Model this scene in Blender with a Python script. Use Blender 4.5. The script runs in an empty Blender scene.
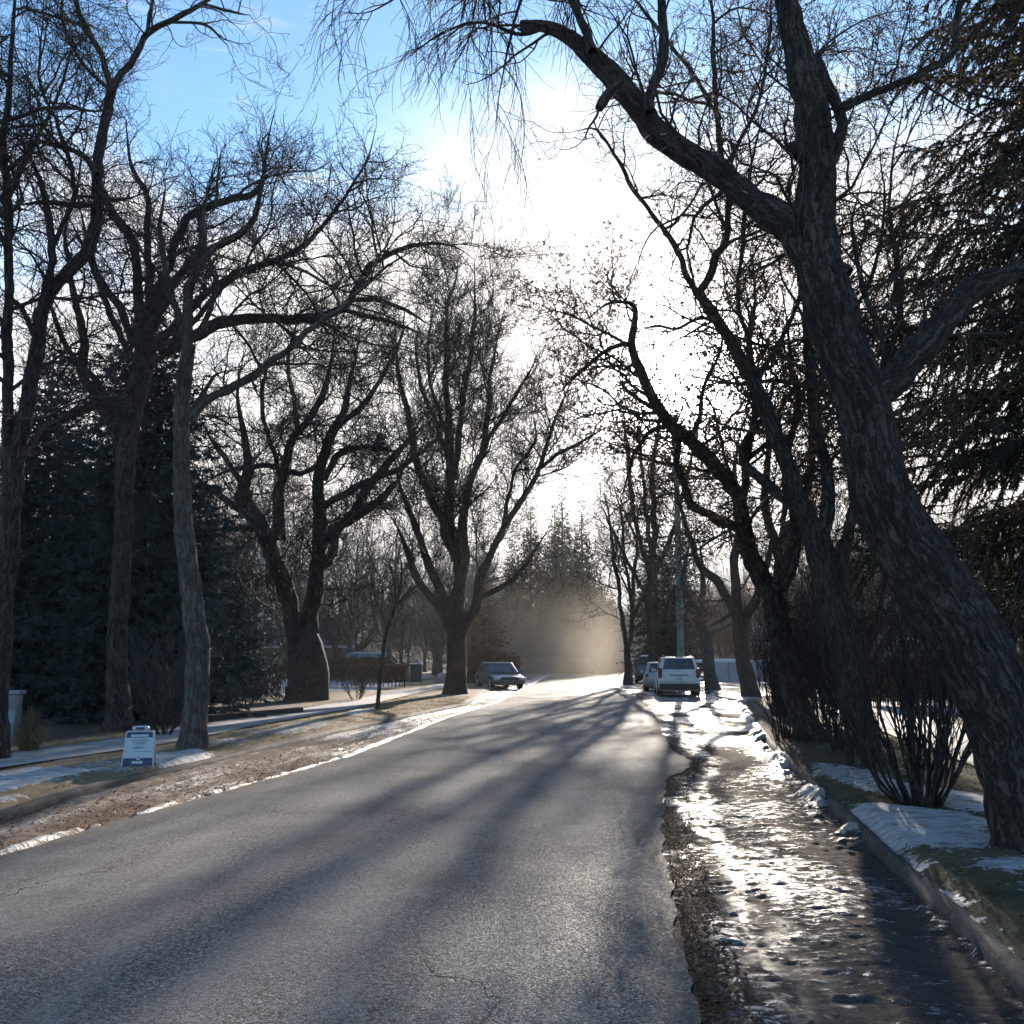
import bpy, bmesh, math, random
import numpy as np
from mathutils import Vector, Matrix
rad = math.radians
R0 = np.random.default_rng(11)
random.seed(5)
SC = bpy.context.scene
COL = SC.collection

# ------------------------------------------------------------------ camera
F = 1000.0          # focal length in pixels of a 1024 px frame
TH = math.atan(148 / F)
H = 1.6
cam_d = bpy.data.cameras.new('camera'); cam = bpy.data.objects.new('camera', cam_d)
COL.objects.link(cam); SC.camera = cam
cam_d.sensor_width = 36; cam_d.lens = F / 1024 * 36
cam_d.clip_start = 0.05; cam_d.clip_end = 3000
cam.location = (0, 0, H); cam.rotation_euler = (math.pi / 2 + TH, 0, 0)

# ------------------------------------------------------------------ light
SUN_PX = (682, 388)
def ray(px, py):
    u = (px - 512) / F; v = (512 - py) / F
    return (u, math.cos(TH) - v * math.sin(TH), math.sin(TH) + v * math.cos(TH))
_s = Vector(ray(*SUN_PX)).normalized()
SUN_EL = math.asin(_s.z); SUN_AZ = math.atan2(_s.x, _s.y)
sd = bpy.data.lights.new('sun', 'SUN'); sun = bpy.data.objects.new('sun', sd); COL.objects.link(sun)
sd.energy = 4.6; sd.angle = rad(0.55); sd.color = (1.0, 0.88, 0.74)
sun.rotation_euler = (-_s).to_track_quat('-Z', 'Y').to_euler()

W = bpy.data.worlds.new('World'); SC.world = W; W.use_nodes = True
wn = W.node_tree; wn.nodes.clear()
class NT:
    """tiny helper for node graphs"""
    def __init__(s, t): s.t = t
    def n(s, typ, **kw):
        nd = s.t.nodes.new(typ)
        for k, v in kw.items(): setattr(nd, k, v)
        return nd
    def set(s, sock, v):
        if hasattr(v, 'is_output') or isinstance(v, bpy.types.NodeSocket): s.t.links.new(v, sock)
        else: sock.default_value = v
    def m(s, op, a, b=None, c=None, clamp=False):
        nd = s.n('ShaderNodeMath', operation=op, use_clamp=clamp)
        s.set(nd.inputs[0], a)
        if b is not None: s.set(nd.inputs[1], b)
        if c is not None: s.set(nd.inputs[2], c)
        return nd.outputs[0]
    def v(s, op, a, b=None):
        nd = s.n('ShaderNodeVectorMath', operation=op); s.set(nd.inputs[0], a)
        if b is not None: s.set(nd.inputs[1], b)
        return nd.outputs['Value'] if op in ('DOT_PRODUCT', 'LENGTH') else nd.outputs[0]
    def mix(s, f, a, b, mode='MIX'):
        nd = s.n('ShaderNodeMix', data_type='RGBA', blend_type=mode)
        s.set(nd.inputs[0], f); s.set(nd.inputs[6], c4(a)); s.set(nd.inputs[7], c4(b)); return nd.outputs[2]
    def fmix(s, f, a, b):
        nd = s.n('ShaderNodeMix', data_type='FLOAT'); s.set(nd.inputs[0], f); s.set(nd.inputs[2], a); s.set(nd.inputs[3], b); return nd.outputs[0]
    def step(s, x, a, b, lo=0.0, hi=1.0):
        nd = s.n('ShaderNodeMapRange', interpolation_type='SMOOTHSTEP'); s.set(nd.inputs[0], x)
        s.set(nd.inputs[1], a); s.set(nd.inputs[2], b); s.set(nd.inputs[3], lo); s.set(nd.inputs[4], hi); return nd.outputs[0]
    def noise(s, vec, scale, det=4, rough=0.55, dist=0.0, out=0):
        nd = s.n('ShaderNodeTexNoise'); s.set(nd.inputs['Vector'], vec); nd.inputs['Scale'].default_value = scale
        nd.inputs['Detail'].default_value = det; nd.inputs['Roughness'].default_value = rough; nd.inputs['Distortion'].default_value = dist
        return nd.outputs[out]
    def vor(s, vec, scale, feature='F1', out=0):
        nd = s.n('ShaderNodeTexVoronoi', feature=feature); s.set(nd.inputs['Vector'], vec); nd.inputs['Scale'].default_value = scale
        return nd.outputs[out]
    def attr(s, name, out='Fac'):
        nd = s.n('ShaderNodeAttribute'); nd.attribute_name = name; return nd.outputs[out]
    def bump(s, h, strength=0.5, dist=0.02, normal=None):
        nd = s.n('ShaderNodeBump'); s.set(nd.inputs['Height'], h); nd.inputs['Strength'].default_value = strength; nd.inputs['Distance'].default_value = dist
        if normal is not None: s.set(nd.inputs['Normal'], normal)
        return nd.outputs[0]
    def scale(s, vec, xyz):
        nd = s.n('ShaderNodeMapping'); s.set(nd.inputs[0], vec); nd.inputs['Scale'].default_value = xyz; return nd.outputs[0]
def c4(a):
    return (a[0], a[1], a[2], 1.0) if isinstance(a, (tuple, list)) and len(a) == 3 else a

w = NT(wn)
sky = w.n('ShaderNodeTexSky', sky_type='NISHITA', sun_disc=False, sun_elevation=SUN_EL, sun_rotation=SUN_AZ,
          altitude=1000, air_density=1.0, dust_density=0.6, ozone_density=2.0)
SKY_STR = 0.12
tc = w.n('ShaderNodeTexCoord').outputs['Generated']
sp = w.n('ShaderNodeSeparateXYZ'); w.set(sp.inputs[0], tc)
cosang = w.v('DOT_PRODUCT', tc, tuple(_s))
ang = w.m('MULTIPLY', w.m('ARCCOSINE', w.m('MINIMUM', cosang, 1.0)), 57.29578)     # degrees from the sun
zc = w.m('ADD', w.m('MAXIMUM', sp.outputs[2], 0.0), 0.12)
pl = w.n('ShaderNodeCombineXYZ')
w.set(pl.inputs[0], w.m('DIVIDE', sp.outputs[0], zc)); w.set(pl.inputs[1], w.m('DIVIDE', sp.outputs[1], zc))
cl1 = w.noise(w.scale(pl.outputs[0], (0.85, 1.1, 1)), 1.2, 6, 0.55, 0.6)
cl2 = w.noise(w.scale(pl.outputs[0], (0.8, 2.2, 1)), 2.0, 5, 0.6, 0.9)
# thin cloud sheet low in the sky, ragged top edge; wisps above
hi = w.m('ADD', sp.outputs[2], w.m('MULTIPLY', w.m('SUBTRACT', cl1, 0.5), 0.60))
azd = w.m('ARCTAN2', sp.outputs[0], sp.outputs[1])
away = w.m('ABSOLUTE', w.m('SUBTRACT', azd, SUN_AZ - 0.12))
bank = w.step(w.m('ADD', hi, w.m('MULTIPLY', away, 0.24)), 0.60, 0.40)
wisp = w.m('MULTIPLY', w.step(cl2, 0.60, 0.74), w.step(sp.outputs[2], 0.38, 0.44, 0, 0.9))
mask = w.m('MAXIMUM', bank, wisp)
glow = w.m('ADD', w.m('MULTIPLY', w.m('EXPONENT', w.m('MULTIPLY', ang, -1 / 1.5)), 330.0),
           w.m('MULTIPLY', w.m('EXPONENT', w.m('MULTIPLY', ang, -1 / 9.0)), 3.2))
cloudv = w.m('ADD', w.m('ADD', w.m('MULTIPLY', w.m('SUBTRACT', cl1, 0.5), 2.4), 4.7), glow)
# the cloud sheet thins away from the sun: back to pale blue
thin = w.step(ang, 18, 50, 1.0, 0.9)
cc = w.n('ShaderNodeCombineXYZ')
for i, k in enumerate((1.0, 0.965, 0.93)): w.set(cc.inputs[i], w.m('MULTIPLY', cloudv, k))
skyc = w.mix(1.0, sky.outputs[0], (0.74, 0.93, 1.00, 1), 'MULTIPLY')
colr = w.mix(w.m('MULTIPLY', mask, thin), skyc, cc.outputs[0])
bg = w.n('ShaderNodeBackground'); w.set(bg.inputs[0], colr); bg.inputs[1].default_value = SKY_STR
wo = w.n('ShaderNodeOutputWorld'); wn.links.new(bg.outputs[0], wo.inputs[0])

SC.view_settings.view_transform = 'Standard'; SC.view_settings.look = 'None'
SC.view_settings.exposure = 1.32; SC.view_settings.gamma = 1.0
SC.cycles.use_denoising = True
SC.cycles.max_bounces = 6; SC.cycles.diffuse_bounces = 3; SC.cycles.glossy_bounces = 3
SC.cycles.transmission_bounces = 4; SC.cycles.transparent_max_bounces = 8; SC.cycles.volume_bounces = 0
SC.cycles.caustics_reflective = False; SC.cycles.caustics_refractive = False
SC.cycles.sample_clamp_direct = 30; SC.cycles.sample_clamp_indirect = 6

# ------------------------------------------------------------------ helpers
def P(px, py, Y):
    u, y, z = ray(px, py); s = Y / y
    return np.array((u * s, Y, H + z * s))
def PS(px, py, Y):
    return Y / ray(px, py)[1] / F       # metres per pixel
def G(px, py, zg=0.0):
    u, y, z = ray(px, py); s = (zg - H) / z
    return np.array((u * s, y * s, zg))

def tag(o, label=None, cat=None, group=None, kind=None):
    if label: o['label'] = label
    if cat: o['category'] = cat
    if group: o['group'] = group
    if kind: o['kind'] = kind
    return o
def empty(name, loc=(0, 0, 0), rz=0.0):
    o = bpy.data.objects.new(name, None); COL.objects.link(o)
    o.location = Vector([float(c) for c in loc]); o.rotation_euler = (0, 0, rz); o.empty_display_size = 0.2
    return o
def attach(o, parent):
    """o was built in world coordinates: keep it there under an unrotated parent"""
    o.parent = parent
    o.matrix_parent_inverse = Matrix.Translation(parent.location).inverted()
    return o
def mk(name, verts, faces, mat=None, parent=None, smooth=False, attrs=None, local=True):
    """verts (N,3) array, faces (M,3|4) array or list of such arrays or list of lists -> ONE mesh object"""
    me = bpy.data.meshes.new(name)
    verts = np.asarray(verts, dtype=np.float32)
    if isinstance(faces, np.ndarray): faces = [faces]
    if len(faces) and not isinstance(faces[0], np.ndarray):
        me.from_pydata(verts.tolist(), [], [list(map(int, f)) for f in faces])
    else:
        nl = sum(f.size for f in faces); nf = sum(len(f) for f in faces)
        me.vertices.add(len(verts)); me.vertices.foreach_set('co', verts.ravel())
        me.loops.add(nl); me.loops.foreach_set('vertex_index', np.concatenate([f.ravel() for f in faces]).astype(np.int32))
        me.polygons.add(nf)
        tot = np.concatenate([np.full(len(f), f.shape[1]) for f in faces])
        st = np.concatenate([[0], np.cumsum(tot)[:-1]])
        me.polygons.foreach_set('loop_start', st.astype(np.int32))
    me.update(calc_edges=True)
    if attrs:
        for k, a in attrs.items():
            a = np.asarray(a, dtype=np.float32)
            if a.ndim == 1:
                at = me.attributes.new(k, 'FLOAT', 'POINT'); at.data.foreach_set('value', a)
            else:
                at = me.attributes.new(k, 'FLOAT_VECTOR', 'POINT'); at.data.foreach_set('vector', a.ravel())
    if smooth: me.polygons.foreach_set('use_smooth', np.ones(len(me.polygons), dtype=bool))
    if mat: me.materials.append(mat)
    o = bpy.data.objects.new(name, me); COL.objects.link(o)
    if parent is not None:
        if local: o.parent = parent
        else: attach(o, parent)
    return o

def vhash(i, j, k, seed):
    n = (i * 374761393 + j * 668265263 + k * 2147483647 + seed * 144665) & 0xFFFFFFFF
    n = ((n ^ (n >> 13)) * 1274126177) & 0xFFFFFFFF
    n = (n ^ (n >> 16)) & 0xFFFFFFFF
    return n / 4294967295.0
def vnoise(x, y, z=None, seed=0):
    x = np.asarray(x, float); y = np.asarray(y, float); z = np.zeros_like(x) if z is None else np.asarray(z, float)
    i = np.floor(x).astype(np.int64); j = np.floor(y).astype(np.int64); k = np.floor(z).astype(np.int64)
    fx, fy, fz = x - i, y - j, z - k
    fx = fx * fx * (3 - 2 * fx); fy = fy * fy * (3 - 2 * fy); fz = fz * fz * (3 - 2 * fz)
    r = 0
    for a in (0, 1):
        wa = fx if a else 1 - fx
        for b in (0, 1):
            wb = fy if b else 1 - fy
            for c in (0, 1):
                r = r + wa * wb * (fz if c else 1 - fz) * vhash(i + a, j + b, k + c, seed)
    return r
def fbm(x, y, z=None, o=4, seed=0):
    r = 0; a = 0.5; t = 0; x = np.asarray(x, float); y = np.asarray(y, float)
    for q in range(o):
        r = r + a * vnoise(x * 2 ** q, y * 2 ** q, None if z is None else np.asarray(z) * 2 ** q, seed + q); t += a; a *= 0.5
    return r / t
def sstep(x, a, b):
    t = np.clip((x - a) / (b - a), 0, 1); return t * t * (3 - 2 * t)

# ------------------------------------------------------------------ materials
def new_mat(name):
    m = bpy.data.materials.new(name); m.use_nodes = True; t = m.node_tree; t.nodes.clear()
    g = NT(t); b = g.n('ShaderNodeBsdfPrincipled'); o = g.n('ShaderNodeOutputMaterial'); t.links.new(b.outputs[0], o.inputs[0])
    return m, g, b, o
def simple(name, col, rough=0.6, metal=0.0, var=0.12, scale=6.0, spec=0.5, coat=0.0):
    m, g, b, o = new_mat(name)
    co = g.n('ShaderNodeTexCoord').outputs['Object']
    n = g.noise(co, scale, 5, 0.6)
    k = g.step(n, 0.3, 0.7, 1 - var, 1 + var)
    cv = g.n('ShaderNodeVectorMath', operation='SCALE'); cv.inputs[0].default_value = col; g.set(cv.inputs['Scale'], k)
    g.set(b.inputs['Base Color'], cv.outputs[0])
    b.inputs['Metallic'].default_value = metal; b.inputs['Specular IOR Level'].default_value = spec
    g.set(b.inputs['Roughness'], g.step(g.noise(co, scale * 3, 3), 0.2, 0.8, max(0.02, rough - 0.08), min(1, rough + 0.1)))
    b.inputs['Coat Weight'].default_value = coat
    return m
def bark_mat(name, dark, light, k=1.0, bump=0.9, lichen=0.0):
    m, g, b, o = new_mat(name)
    v = g.attr('bark', 'Vector')
    wv = g.n('ShaderNodeVectorMath', operation='SCALE'); g.set(wv.inputs[0], g.noise(v, 9 * k, 4, 0.6, out=1)); wv.inputs['Scale'].default_value = 0.12
    st = g.scale(g.v('ADD', v, wv.outputs[0]), (1, 1, 0.16))
    n0 = g.noise(st, 30 * k, 6, 0.66, 0.3)
    vo = g.vor(st, 22 * k, 'DISTANCE_TO_EDGE')
    cr = g.m('ADD', g.m('MULTIPLY', g.step(vo, 0.0, 0.3), 0.25), g.m('MULTIPLY', g.step(n0, 0.43, 0.56), 0.75))
    fine = g.noise(v, 120 * k, 4, 0.7)
    big = g.noise(v, 1.6, 4, 0.6)
    h = g.m('ADD', cr, g.m('MULTIPLY', fine, 0.35))
    col = g.mix(g.m('MULTIPLY', h, 0.75, clamp=True), dark, light)
    col = g.mix(g.step(big, 0.35, 0.7, 0.0, 0.45), col, tuple(c * 0.55 for c in dark))
    if lichen: col = g.mix(g.m('MULTIPLY', g.step(g.noise(v, 7, 5, 0.7), 0.52, 0.66), lichen), col, (0.16, 0.16, 0.14))
    g.set(b.inputs['Base Color'], col); b.inputs['Roughness'].default_value = 0.9; b.inputs['Specular IOR Level'].default_value = 0.25
    g.set(b.inputs['Normal'], g.bump(h, bump, 0.04))
    return m
M = {}
M['bark_dark'] = bark_mat('bark_dark', (0.009, 0.007, 0.006), (0.135, 0.105, 0.09), 1.0, 1.0)
M['bark_grey'] = bark_mat('bark_grey', (0.034, 0.028, 0.025), (0.16, 0.135, 0.12), 0.8, 0.7, 0.5)
M['bark_brown'] = bark_mat('bark_brown', (0.03, 0.022, 0.017), (0.13, 0.095, 0.075), 0.9)
M['bark_far'] = simple('bark_far', (0.085, 0.065, 0.052), 0.9, var=0.3, scale=3)
def twig_mat(name, col, tr=0.0):
    m, g, b, o = new_mat(name)
    co = g.n('ShaderNodeTexCoord').outputs['Object']
    g.set(b.inputs['Base Color'], g.mix(g.noise(co, 2.0, 3), tuple(c * 0.7 for c in col), tuple(c * 1.3 for c in col)))
    b.inputs['Roughness'].default_value = 0.75; b.inputs['Specular IOR Level'].default_value = 0.3
    return m
M['twig'] = twig_mat('twig', (0.035, 0.027, 0.024))
M['twig_grey'] = twig_mat('twig_grey', (0.045, 0.038, 0.036))
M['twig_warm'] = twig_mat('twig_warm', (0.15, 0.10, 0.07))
M['twig_red'] = twig_mat('twig_red', (0.06, 0.035, 0.025))
def leaf_mat(name, a, b_, tr=0.35):
    m, g, b, o = new_mat(name)
    co = g.n('ShaderNodeTexCoord').outputs['Object']
    n = g.noise(co, 1.3, 4, 0.6); n2 = g.noise(co, 14, 2)
    col = g.mix(g.step(g.m('ADD', n, g.m('MULTIPLY', g.m('SUBTRACT', n2, 0.5), 0.6)), 0.35, 0.65), a, b_)
    g.set(b.inputs['Base Color'], col); b.inputs['Roughness'].default_value = 0.7; b.inputs['Specular IOR Level'].default_value = 0.3
    t = g.n('ShaderNodeBsdfTranslucent'); g.set(t.inputs[0], col)
    mx = g.n('ShaderNodeMixShader'); mx.inputs[0].default_value = tr
    g.t.links.new(b.outputs[0], mx.inputs[1]); g.t.links.new(t.outputs[0], mx.inputs[2]); g.t.links.new(mx.outputs[0], o.inputs[0])
    return m
M['needle'] = leaf_mat('needle', (0.02, 0.032, 0.018), (0.045, 0.052, 0.03), 0.25)
M['needle_dark'] = leaf_mat('needle_dark', (0.024, 0.024, 0.016), (0.055, 0.043, 0.028), 0.3)
M['needle_blue'] = leaf_mat('needle_blue', (0.020, 0.034, 0.034), (0.045, 0.068, 0.072), 0.2)
M['needle_brown'] = leaf_mat('needle_brown', (0.05, 0.035, 0.022), (0.09, 0.06, 0.038), 0.3)
M['dead_leaf'] = leaf_mat('dead_leaf', (0.09, 0.05, 0.028), (0.18, 0.11, 0.06), 0.35)
M['hedge'] = leaf_mat('hedge', (0.09, 0.06, 0.04), (0.17, 0.115, 0.075), 0.3)
M['straw'] = leaf_mat('straw', (0.15, 0.115, 0.06), (0.30, 0.22, 0.125), 0.35)
M['straw_green'] = leaf_mat('straw_green', (0.055, 0.055, 0.024), (0.13, 0.105, 0.055), 0.35)
HAZE = True
# ------------------------------------------------------------------ street layout: X as functions of Y, from ground points
def curve(pts, near=None, far=None):
    a = np.array([G(px, py)[:2] for px, py in pts])
    o = np.argsort(a[:, 1]); a = a[o]
    xs, ys = list(a[:, 0]), list(a[:, 1])
    if near is not None: xs.insert(0, near[0]); ys.insert(0, near[1])
    if far:
        for fx, fy in far: xs.append(fx); ys.append(fy)
    xs, ys = np.array(xs), np.array(ys)
    return lambda Y: np.interp(Y, ys, xs)
FAR = 190.0
c_AL = curve([(0, 857), (100, 827), (250, 785), (350, 757), (400, 737), (450, 717), (500, 702), (522, 690), (546, 677)], (-4.9, -2.0), [(4.5, 110), (10.5, 150), (18, FAR)])
c_AR = curve([(698, 1024), (684, 960), (673, 900), (664, 840), (662, 808), (665, 784), (670, 777), (688, 769), (690, 761), (674, 752), (667, 742), (656, 720), (638, 698), (619, 689), (596, 683)], (0.05, -2.0), [(7.2, 85), (11.0, 110), (17, 150), (25, FAR)])
c_KR = curve([(1015, 985), (872, 850), (827, 805), (771, 749), (752, 722), (742, 702)], (1.25, -2.0), [(8.9, 44), (10.6, 60), (13.0, 85), (17, 110), (23, 150), (31, FAR)])
c_KL = curve([(0, 822), (37, 808), (100, 789), (150, 778), (212, 764), (256, 752), (340, 733), (432, 713), (465, 706)], (-6.3, -2.0), [(-1.4, 50), (0.2, 64), (3, 110), (9, 150), (16, FAR)])
c_SN = curve([(0, 777), (128, 757), (180, 748), (256, 731), (350, 713), (430, 693)], (-8.6, -2.0), [(-2.5, 70), (1.0, 110), (7, 150), (14, FAR)])
c_SF = lambda Y: c_SN(Y) - 1.45

ZK = 0.13
def ysamples(y0, y1, dmin, rel):
    y = [y0]
    while y[-1] < y1: y.append(y[-1] + max(dmin, abs(y[-1]) * rel))
    return np.array(y)
def sheet(name, xa, xb, ys, nt, zfun, mat, attrfun=None, tpow=None, parent=None):
    t = np.linspace(0, 1, nt)
    if tpow is not None: t = tpow(t)
    Y = np.repeat(ys[:, None], nt, 1); A = xa(ys)[:, None]; B = xb(ys)[:, None]
    X = A + (B - A) * t[None, :]
    T = np.repeat(t[None, :], len(ys), 0)
    Z, at = zfun(X, Y, T)
    v = np.stack([X, Y, Z], -1).reshape(-1, 3)
    n, m_ = len(ys), nt
    i = np.arange(n - 1)[:, None] * m_ + np.arange(m_ - 1)[None, :]
    f = np.stack([i, i + 1, i + m_ + 1, i + m_], -1).reshape(-1, 4)
    if (B - A).mean() < 0: f = f[:, ::-1]
    return mk(name, v, f.copy(), mat, parent, True, {k: a.ravel() for k, a in at.items()})

# --- asphalt
m, g, b, o = new_mat('asphalt')
co = g.n('ShaderNodeTexCoord').outputs['Object']
grit = g.vor(co, 100.0); gritc = g.n('ShaderNodeSeparateColor'); g.set(gritc.inputs[0], g.vor(co, 100.0, out=1))
n1 = g.noise(co, 0.9, 6, 0.6); n2 = g.noise(g.scale(co, (2.2, 0.25, 1)), 1.0, 5, 0.6); n3 = g.noise(co, 38, 4, 0.75)
base = g.mix(g.step(gritc.outputs[0], 0.35, 1.0), (0.052, 0.049, 0.047), (0.32, 0.30, 0.285))
base = g.mix(g.step(n2, 0.38, 0.62, 0, 0.7), base, (0.20, 0.19, 0.18))
base = g.mix(g.step(n1, 0.45, 0.70, 0, 0.6), base, (0.07, 0.068, 0.066))
base = g.mix(g.step(n3, 0.46, 0.62, 0, 0.6), base, (0.022, 0.022, 0.022))
# sealed cracks running across and along
wob = g.n('ShaderNodeVectorMath', operation='SCALE'); g.set(wob.inputs[0], g.noise(co, 1.7, 4, 0.65, out=1)); wob.inputs['Scale'].default_value = 0.8
cr = g.vor(g.scale(g.v('ADD', co, wob.outputs[0]), (0.9, 0.45, 1)), 0.33, 'DISTANCE_TO_EDGE')
crk = g.m('MULTIPLY', g.step(cr, 0.004, 0.001), g.step(g.noise(co, 0.35, 2), 0.45, 0.6, 0, 0.9))
base = g.mix(crk, base, (0.018, 0.018, 0.018))
dirt = g.attr('dirt')
base = g.mix(g.m('MULTIPLY', dirt, g.step(g.noise(co, 9, 5, 0.7), 0.3, 0.6)), base, (0.10, 0.075, 0.055))
g.set(b.inputs['Base Color'], base)
g.set(b.inputs['Roughness'], g.step(g.m('ADD', gritc.outputs[1], g.m('MULTIPLY', n1, 0.4)), 0.1, 1.2, 0.62, 1.0))
b.inputs['Specular IOR Level'].default_value = 0.14
hh = g.m('ADD', g.m('MULTIPLY', g.m('SUBTRACT', 1.0, grit), 0.6), g.m('ADD', g.m('MULTIPLY', n3, 0.5), g.m('MULTIPLY', crk, -1.5)))
g.set(b.inputs['Normal'], g.bump(hh, 0.5, 0.010))
M['asphalt'] = m
yr = ysamples(-2, FAR, 0.06, 0.006)
def jag(c, s, amp=0.06):
    return lambda Y: c(Y) + amp * (fbm(np.asarray(Y) * 3.1, np.asarray(Y) * 0 + s, o=4, seed=s) - 0.5) * 2
e_AL, e_AR = jag(c_AL, 3, 0.05), jag(c_AR, 4, 0.055)
def z_road(X, Y, T):
    z = 0.035 * (1 - (2 * T - 1) ** 2) + 0.006 * fbm(X * 0.7, Y * 0.5, seed=9) + 0.004
    return z, {'dirt': np.maximum(sstep(T, 0.93, 1.0), sstep(T, 0.09, 0.0)) * 0.9 + sstep(Y, 60, 110) * 0.6}
road = sheet('road', e_AL, e_AR, yr, 40, z_road, M['asphalt']); tag(road, kind='structure')

# --- icy, muddy parking lanes
def verge_mat(name, mud, ice, right=True):
    m, g, b, o = new_mat(name)
    co = g.n('ShaderNodeTexCoord').outputs['Object']
    icea, wet, drt = g.attr('ice'), g.attr('wet'), g.attr('leafy')
    f1 = g.noise(g.scale(co, (0.7, 1.5, 1)), 15, 7, 0.80, 0.4); f2 = g.noise(co, 55, 5, 0.75); f3 = g.noise(co, 3.2, 5, 0.65)
    k = g.step(g.m('ADD', icea, g.m('MULTIPLY', g.m('SUBTRACT', f1, 0.5), 2.6)), 0.48, 0.58)
    mc = g.mix(g.step(f2, 0.3, 0.7), tuple(c * 0.45 for c in mud), tuple(c * 1.35 for c in mud))
    mc = g.mix(g.step(f3, 0.35, 0.65, 0, 0.6), mc, tuple(c * 0.6 for c in mud))
    ic = g.mix(g.step(f2, 0.25, 0.75), tuple(c * 0.6 for c in ice), ice)
    ic = g.mix(g.step(f3, 0.42, 0.7, 0, 0.7), ic, tuple((c * 0.5 + d) * 0.6 for c, d in zip(ice, mud)))
    lv = g.vor(co, 42, out=1); ls = g.n('ShaderNodeSeparateColor'); g.set(ls.inputs[0], lv)
    lf = g.mix(ls.outputs[0], (0.022, 0.014, 0.010), (0.12, 0.07, 0.045))
    col = g.mix(g.m('MULTIPLY', drt, g.step(f1, 0.2, 0.5)), g.mix(k, mc, ic), lf)
    g.set(b.inputs['Base Color'], col)
    wf = g.m('MULTIPLY', wet, g.step(g.noise(g.scale(co, (1, 0.5, 1)), 7, 4, 0.6), 0.40, 0.58))
    rg = g.fmix(k, 0.85, 0.33) if right else g.fmix(k, 0.8, 0.5); rg = g.fmix(wf, rg, 0.18); rg = g.fmix(drt, rg, 0.9)
    g.set(b.inputs['Roughness'], rg)
    g.set(b.inputs['Specular IOR Level'], g.fmix(g.m('MAXIMUM', wf, g.m('MULTIPLY', k, 0.6)), 0.06 if right else 0.1, 0.75))
    h = g.m('ADD', g.m('MULTIPLY', f1, 1.0), g.m('MULTIPLY', f2, 0.30))
    g.set(b.inputs['Normal'], g.bump(h, 0.75, 0.035))
    return m
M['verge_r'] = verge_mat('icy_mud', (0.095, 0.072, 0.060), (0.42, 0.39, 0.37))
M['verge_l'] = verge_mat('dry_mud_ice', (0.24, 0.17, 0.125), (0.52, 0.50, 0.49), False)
def z_vr(X, Y, T):
    # lengthwise ruts plus crusty cross ripples
    W_ = (c_KR(Y) - c_AR(Y)); d = X - c_AR(Y)
    rut = 0.5 + 0.5 * np.cos((d * 3.6) + 1.5 * fbm(Y * 0.35, Y * 0 + 3, seed=21) * 2)
    rough = 0.25 + 0.9 * fbm(X * 7, Y * 13, o=5, seed=22); big = fbm(X * 1.6, Y * 0.8, o=3, seed=23)
    leafy = np.maximum(sstep(d, 0.26, 0.10) * sstep(Y, 30, 18), sstep(d, 0.2, 0.06) * 0.6)
    leafy *= sstep(fbm(X * 3, Y * 1.5, seed=31), 0.25, 0.45)
    near_k = sstep(c_KR(Y) - X, 0.15, 0.75); bank = sstep(c_KR(Y) - X, 0.35, 0.02) * 0.16 * sstep(fbm(X * 3, Y * 1.4, o=4, seed=27), 0.42, 0.75)
    patch = np.exp(-(((Y - 17.3) / 1.6) ** 2)) * sstep(d, 1.9, 0.4)
    z = -0.028 + 0.030 * rut * near_k + 0.045 * (rough - 0.6) * sstep(Y, 40, 15) + 0.05 * (big - 0.4) - 0.03 * leafy + bank
    q = sstep(d, 0.02, 0.16); z = z * q + (1 - q) * (-0.012)
    ice = 0.40 + 0.5 * (big - 0.45) + 0.3 * (rut - 0.5) + 0.7 * (rough - 0.7)
    far_snow = sstep(Y, 19, 26)
    ice = ice + 5 * bank
    ice = ice + (0.50 * sstep(fbm(X * 1.3, Y * 0.5, o=4, seed=33), 0.42, 0.56) - 0.12) * far_snow - 0.28 * sstep(c_KR(Y) - X, 1.0, 0.3) * sstep(Y, 16, 9) - 0.55 * patch
    trk = fbm(Y * 0.5, Y * 0, o=3, seed=28) - 0.5
    wet = sstep(fbm(X * 2.2, Y * 0.35, o=3, seed=29), 0.52, 0.66) * 0.7 + np.exp(-((d - 1.0 - 0.5 * trk - 0.02 * (Y - 8)) / 0.24) ** 2) * 1.0 + np.exp(-((d - 0.45 - 0.2 * trk) / 0.10) ** 2) * 0.8
    wet = np.clip(wet, 0, 1) * sstep(c_KR(Y) - X, 0.7, 1.4) * (1 - leafy) * (1 - 0.5 * far_snow)
    return z, {'ice': np.clip(ice, 0, 1), 'wet': np.clip(wet, 0, 1), 'leafy': np.clip(leafy, 0, 1)}
yv = ysamples(2.2, FAR, 0.018, 0.0030)
vr = sheet('parking_strip_right', lambda Y: c_AR(Y) - 0.22, lambda Y: c_KR(Y) + 0.02, yv, 150, z_vr, M['verge_r']); tag(vr, kind='structure')
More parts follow.
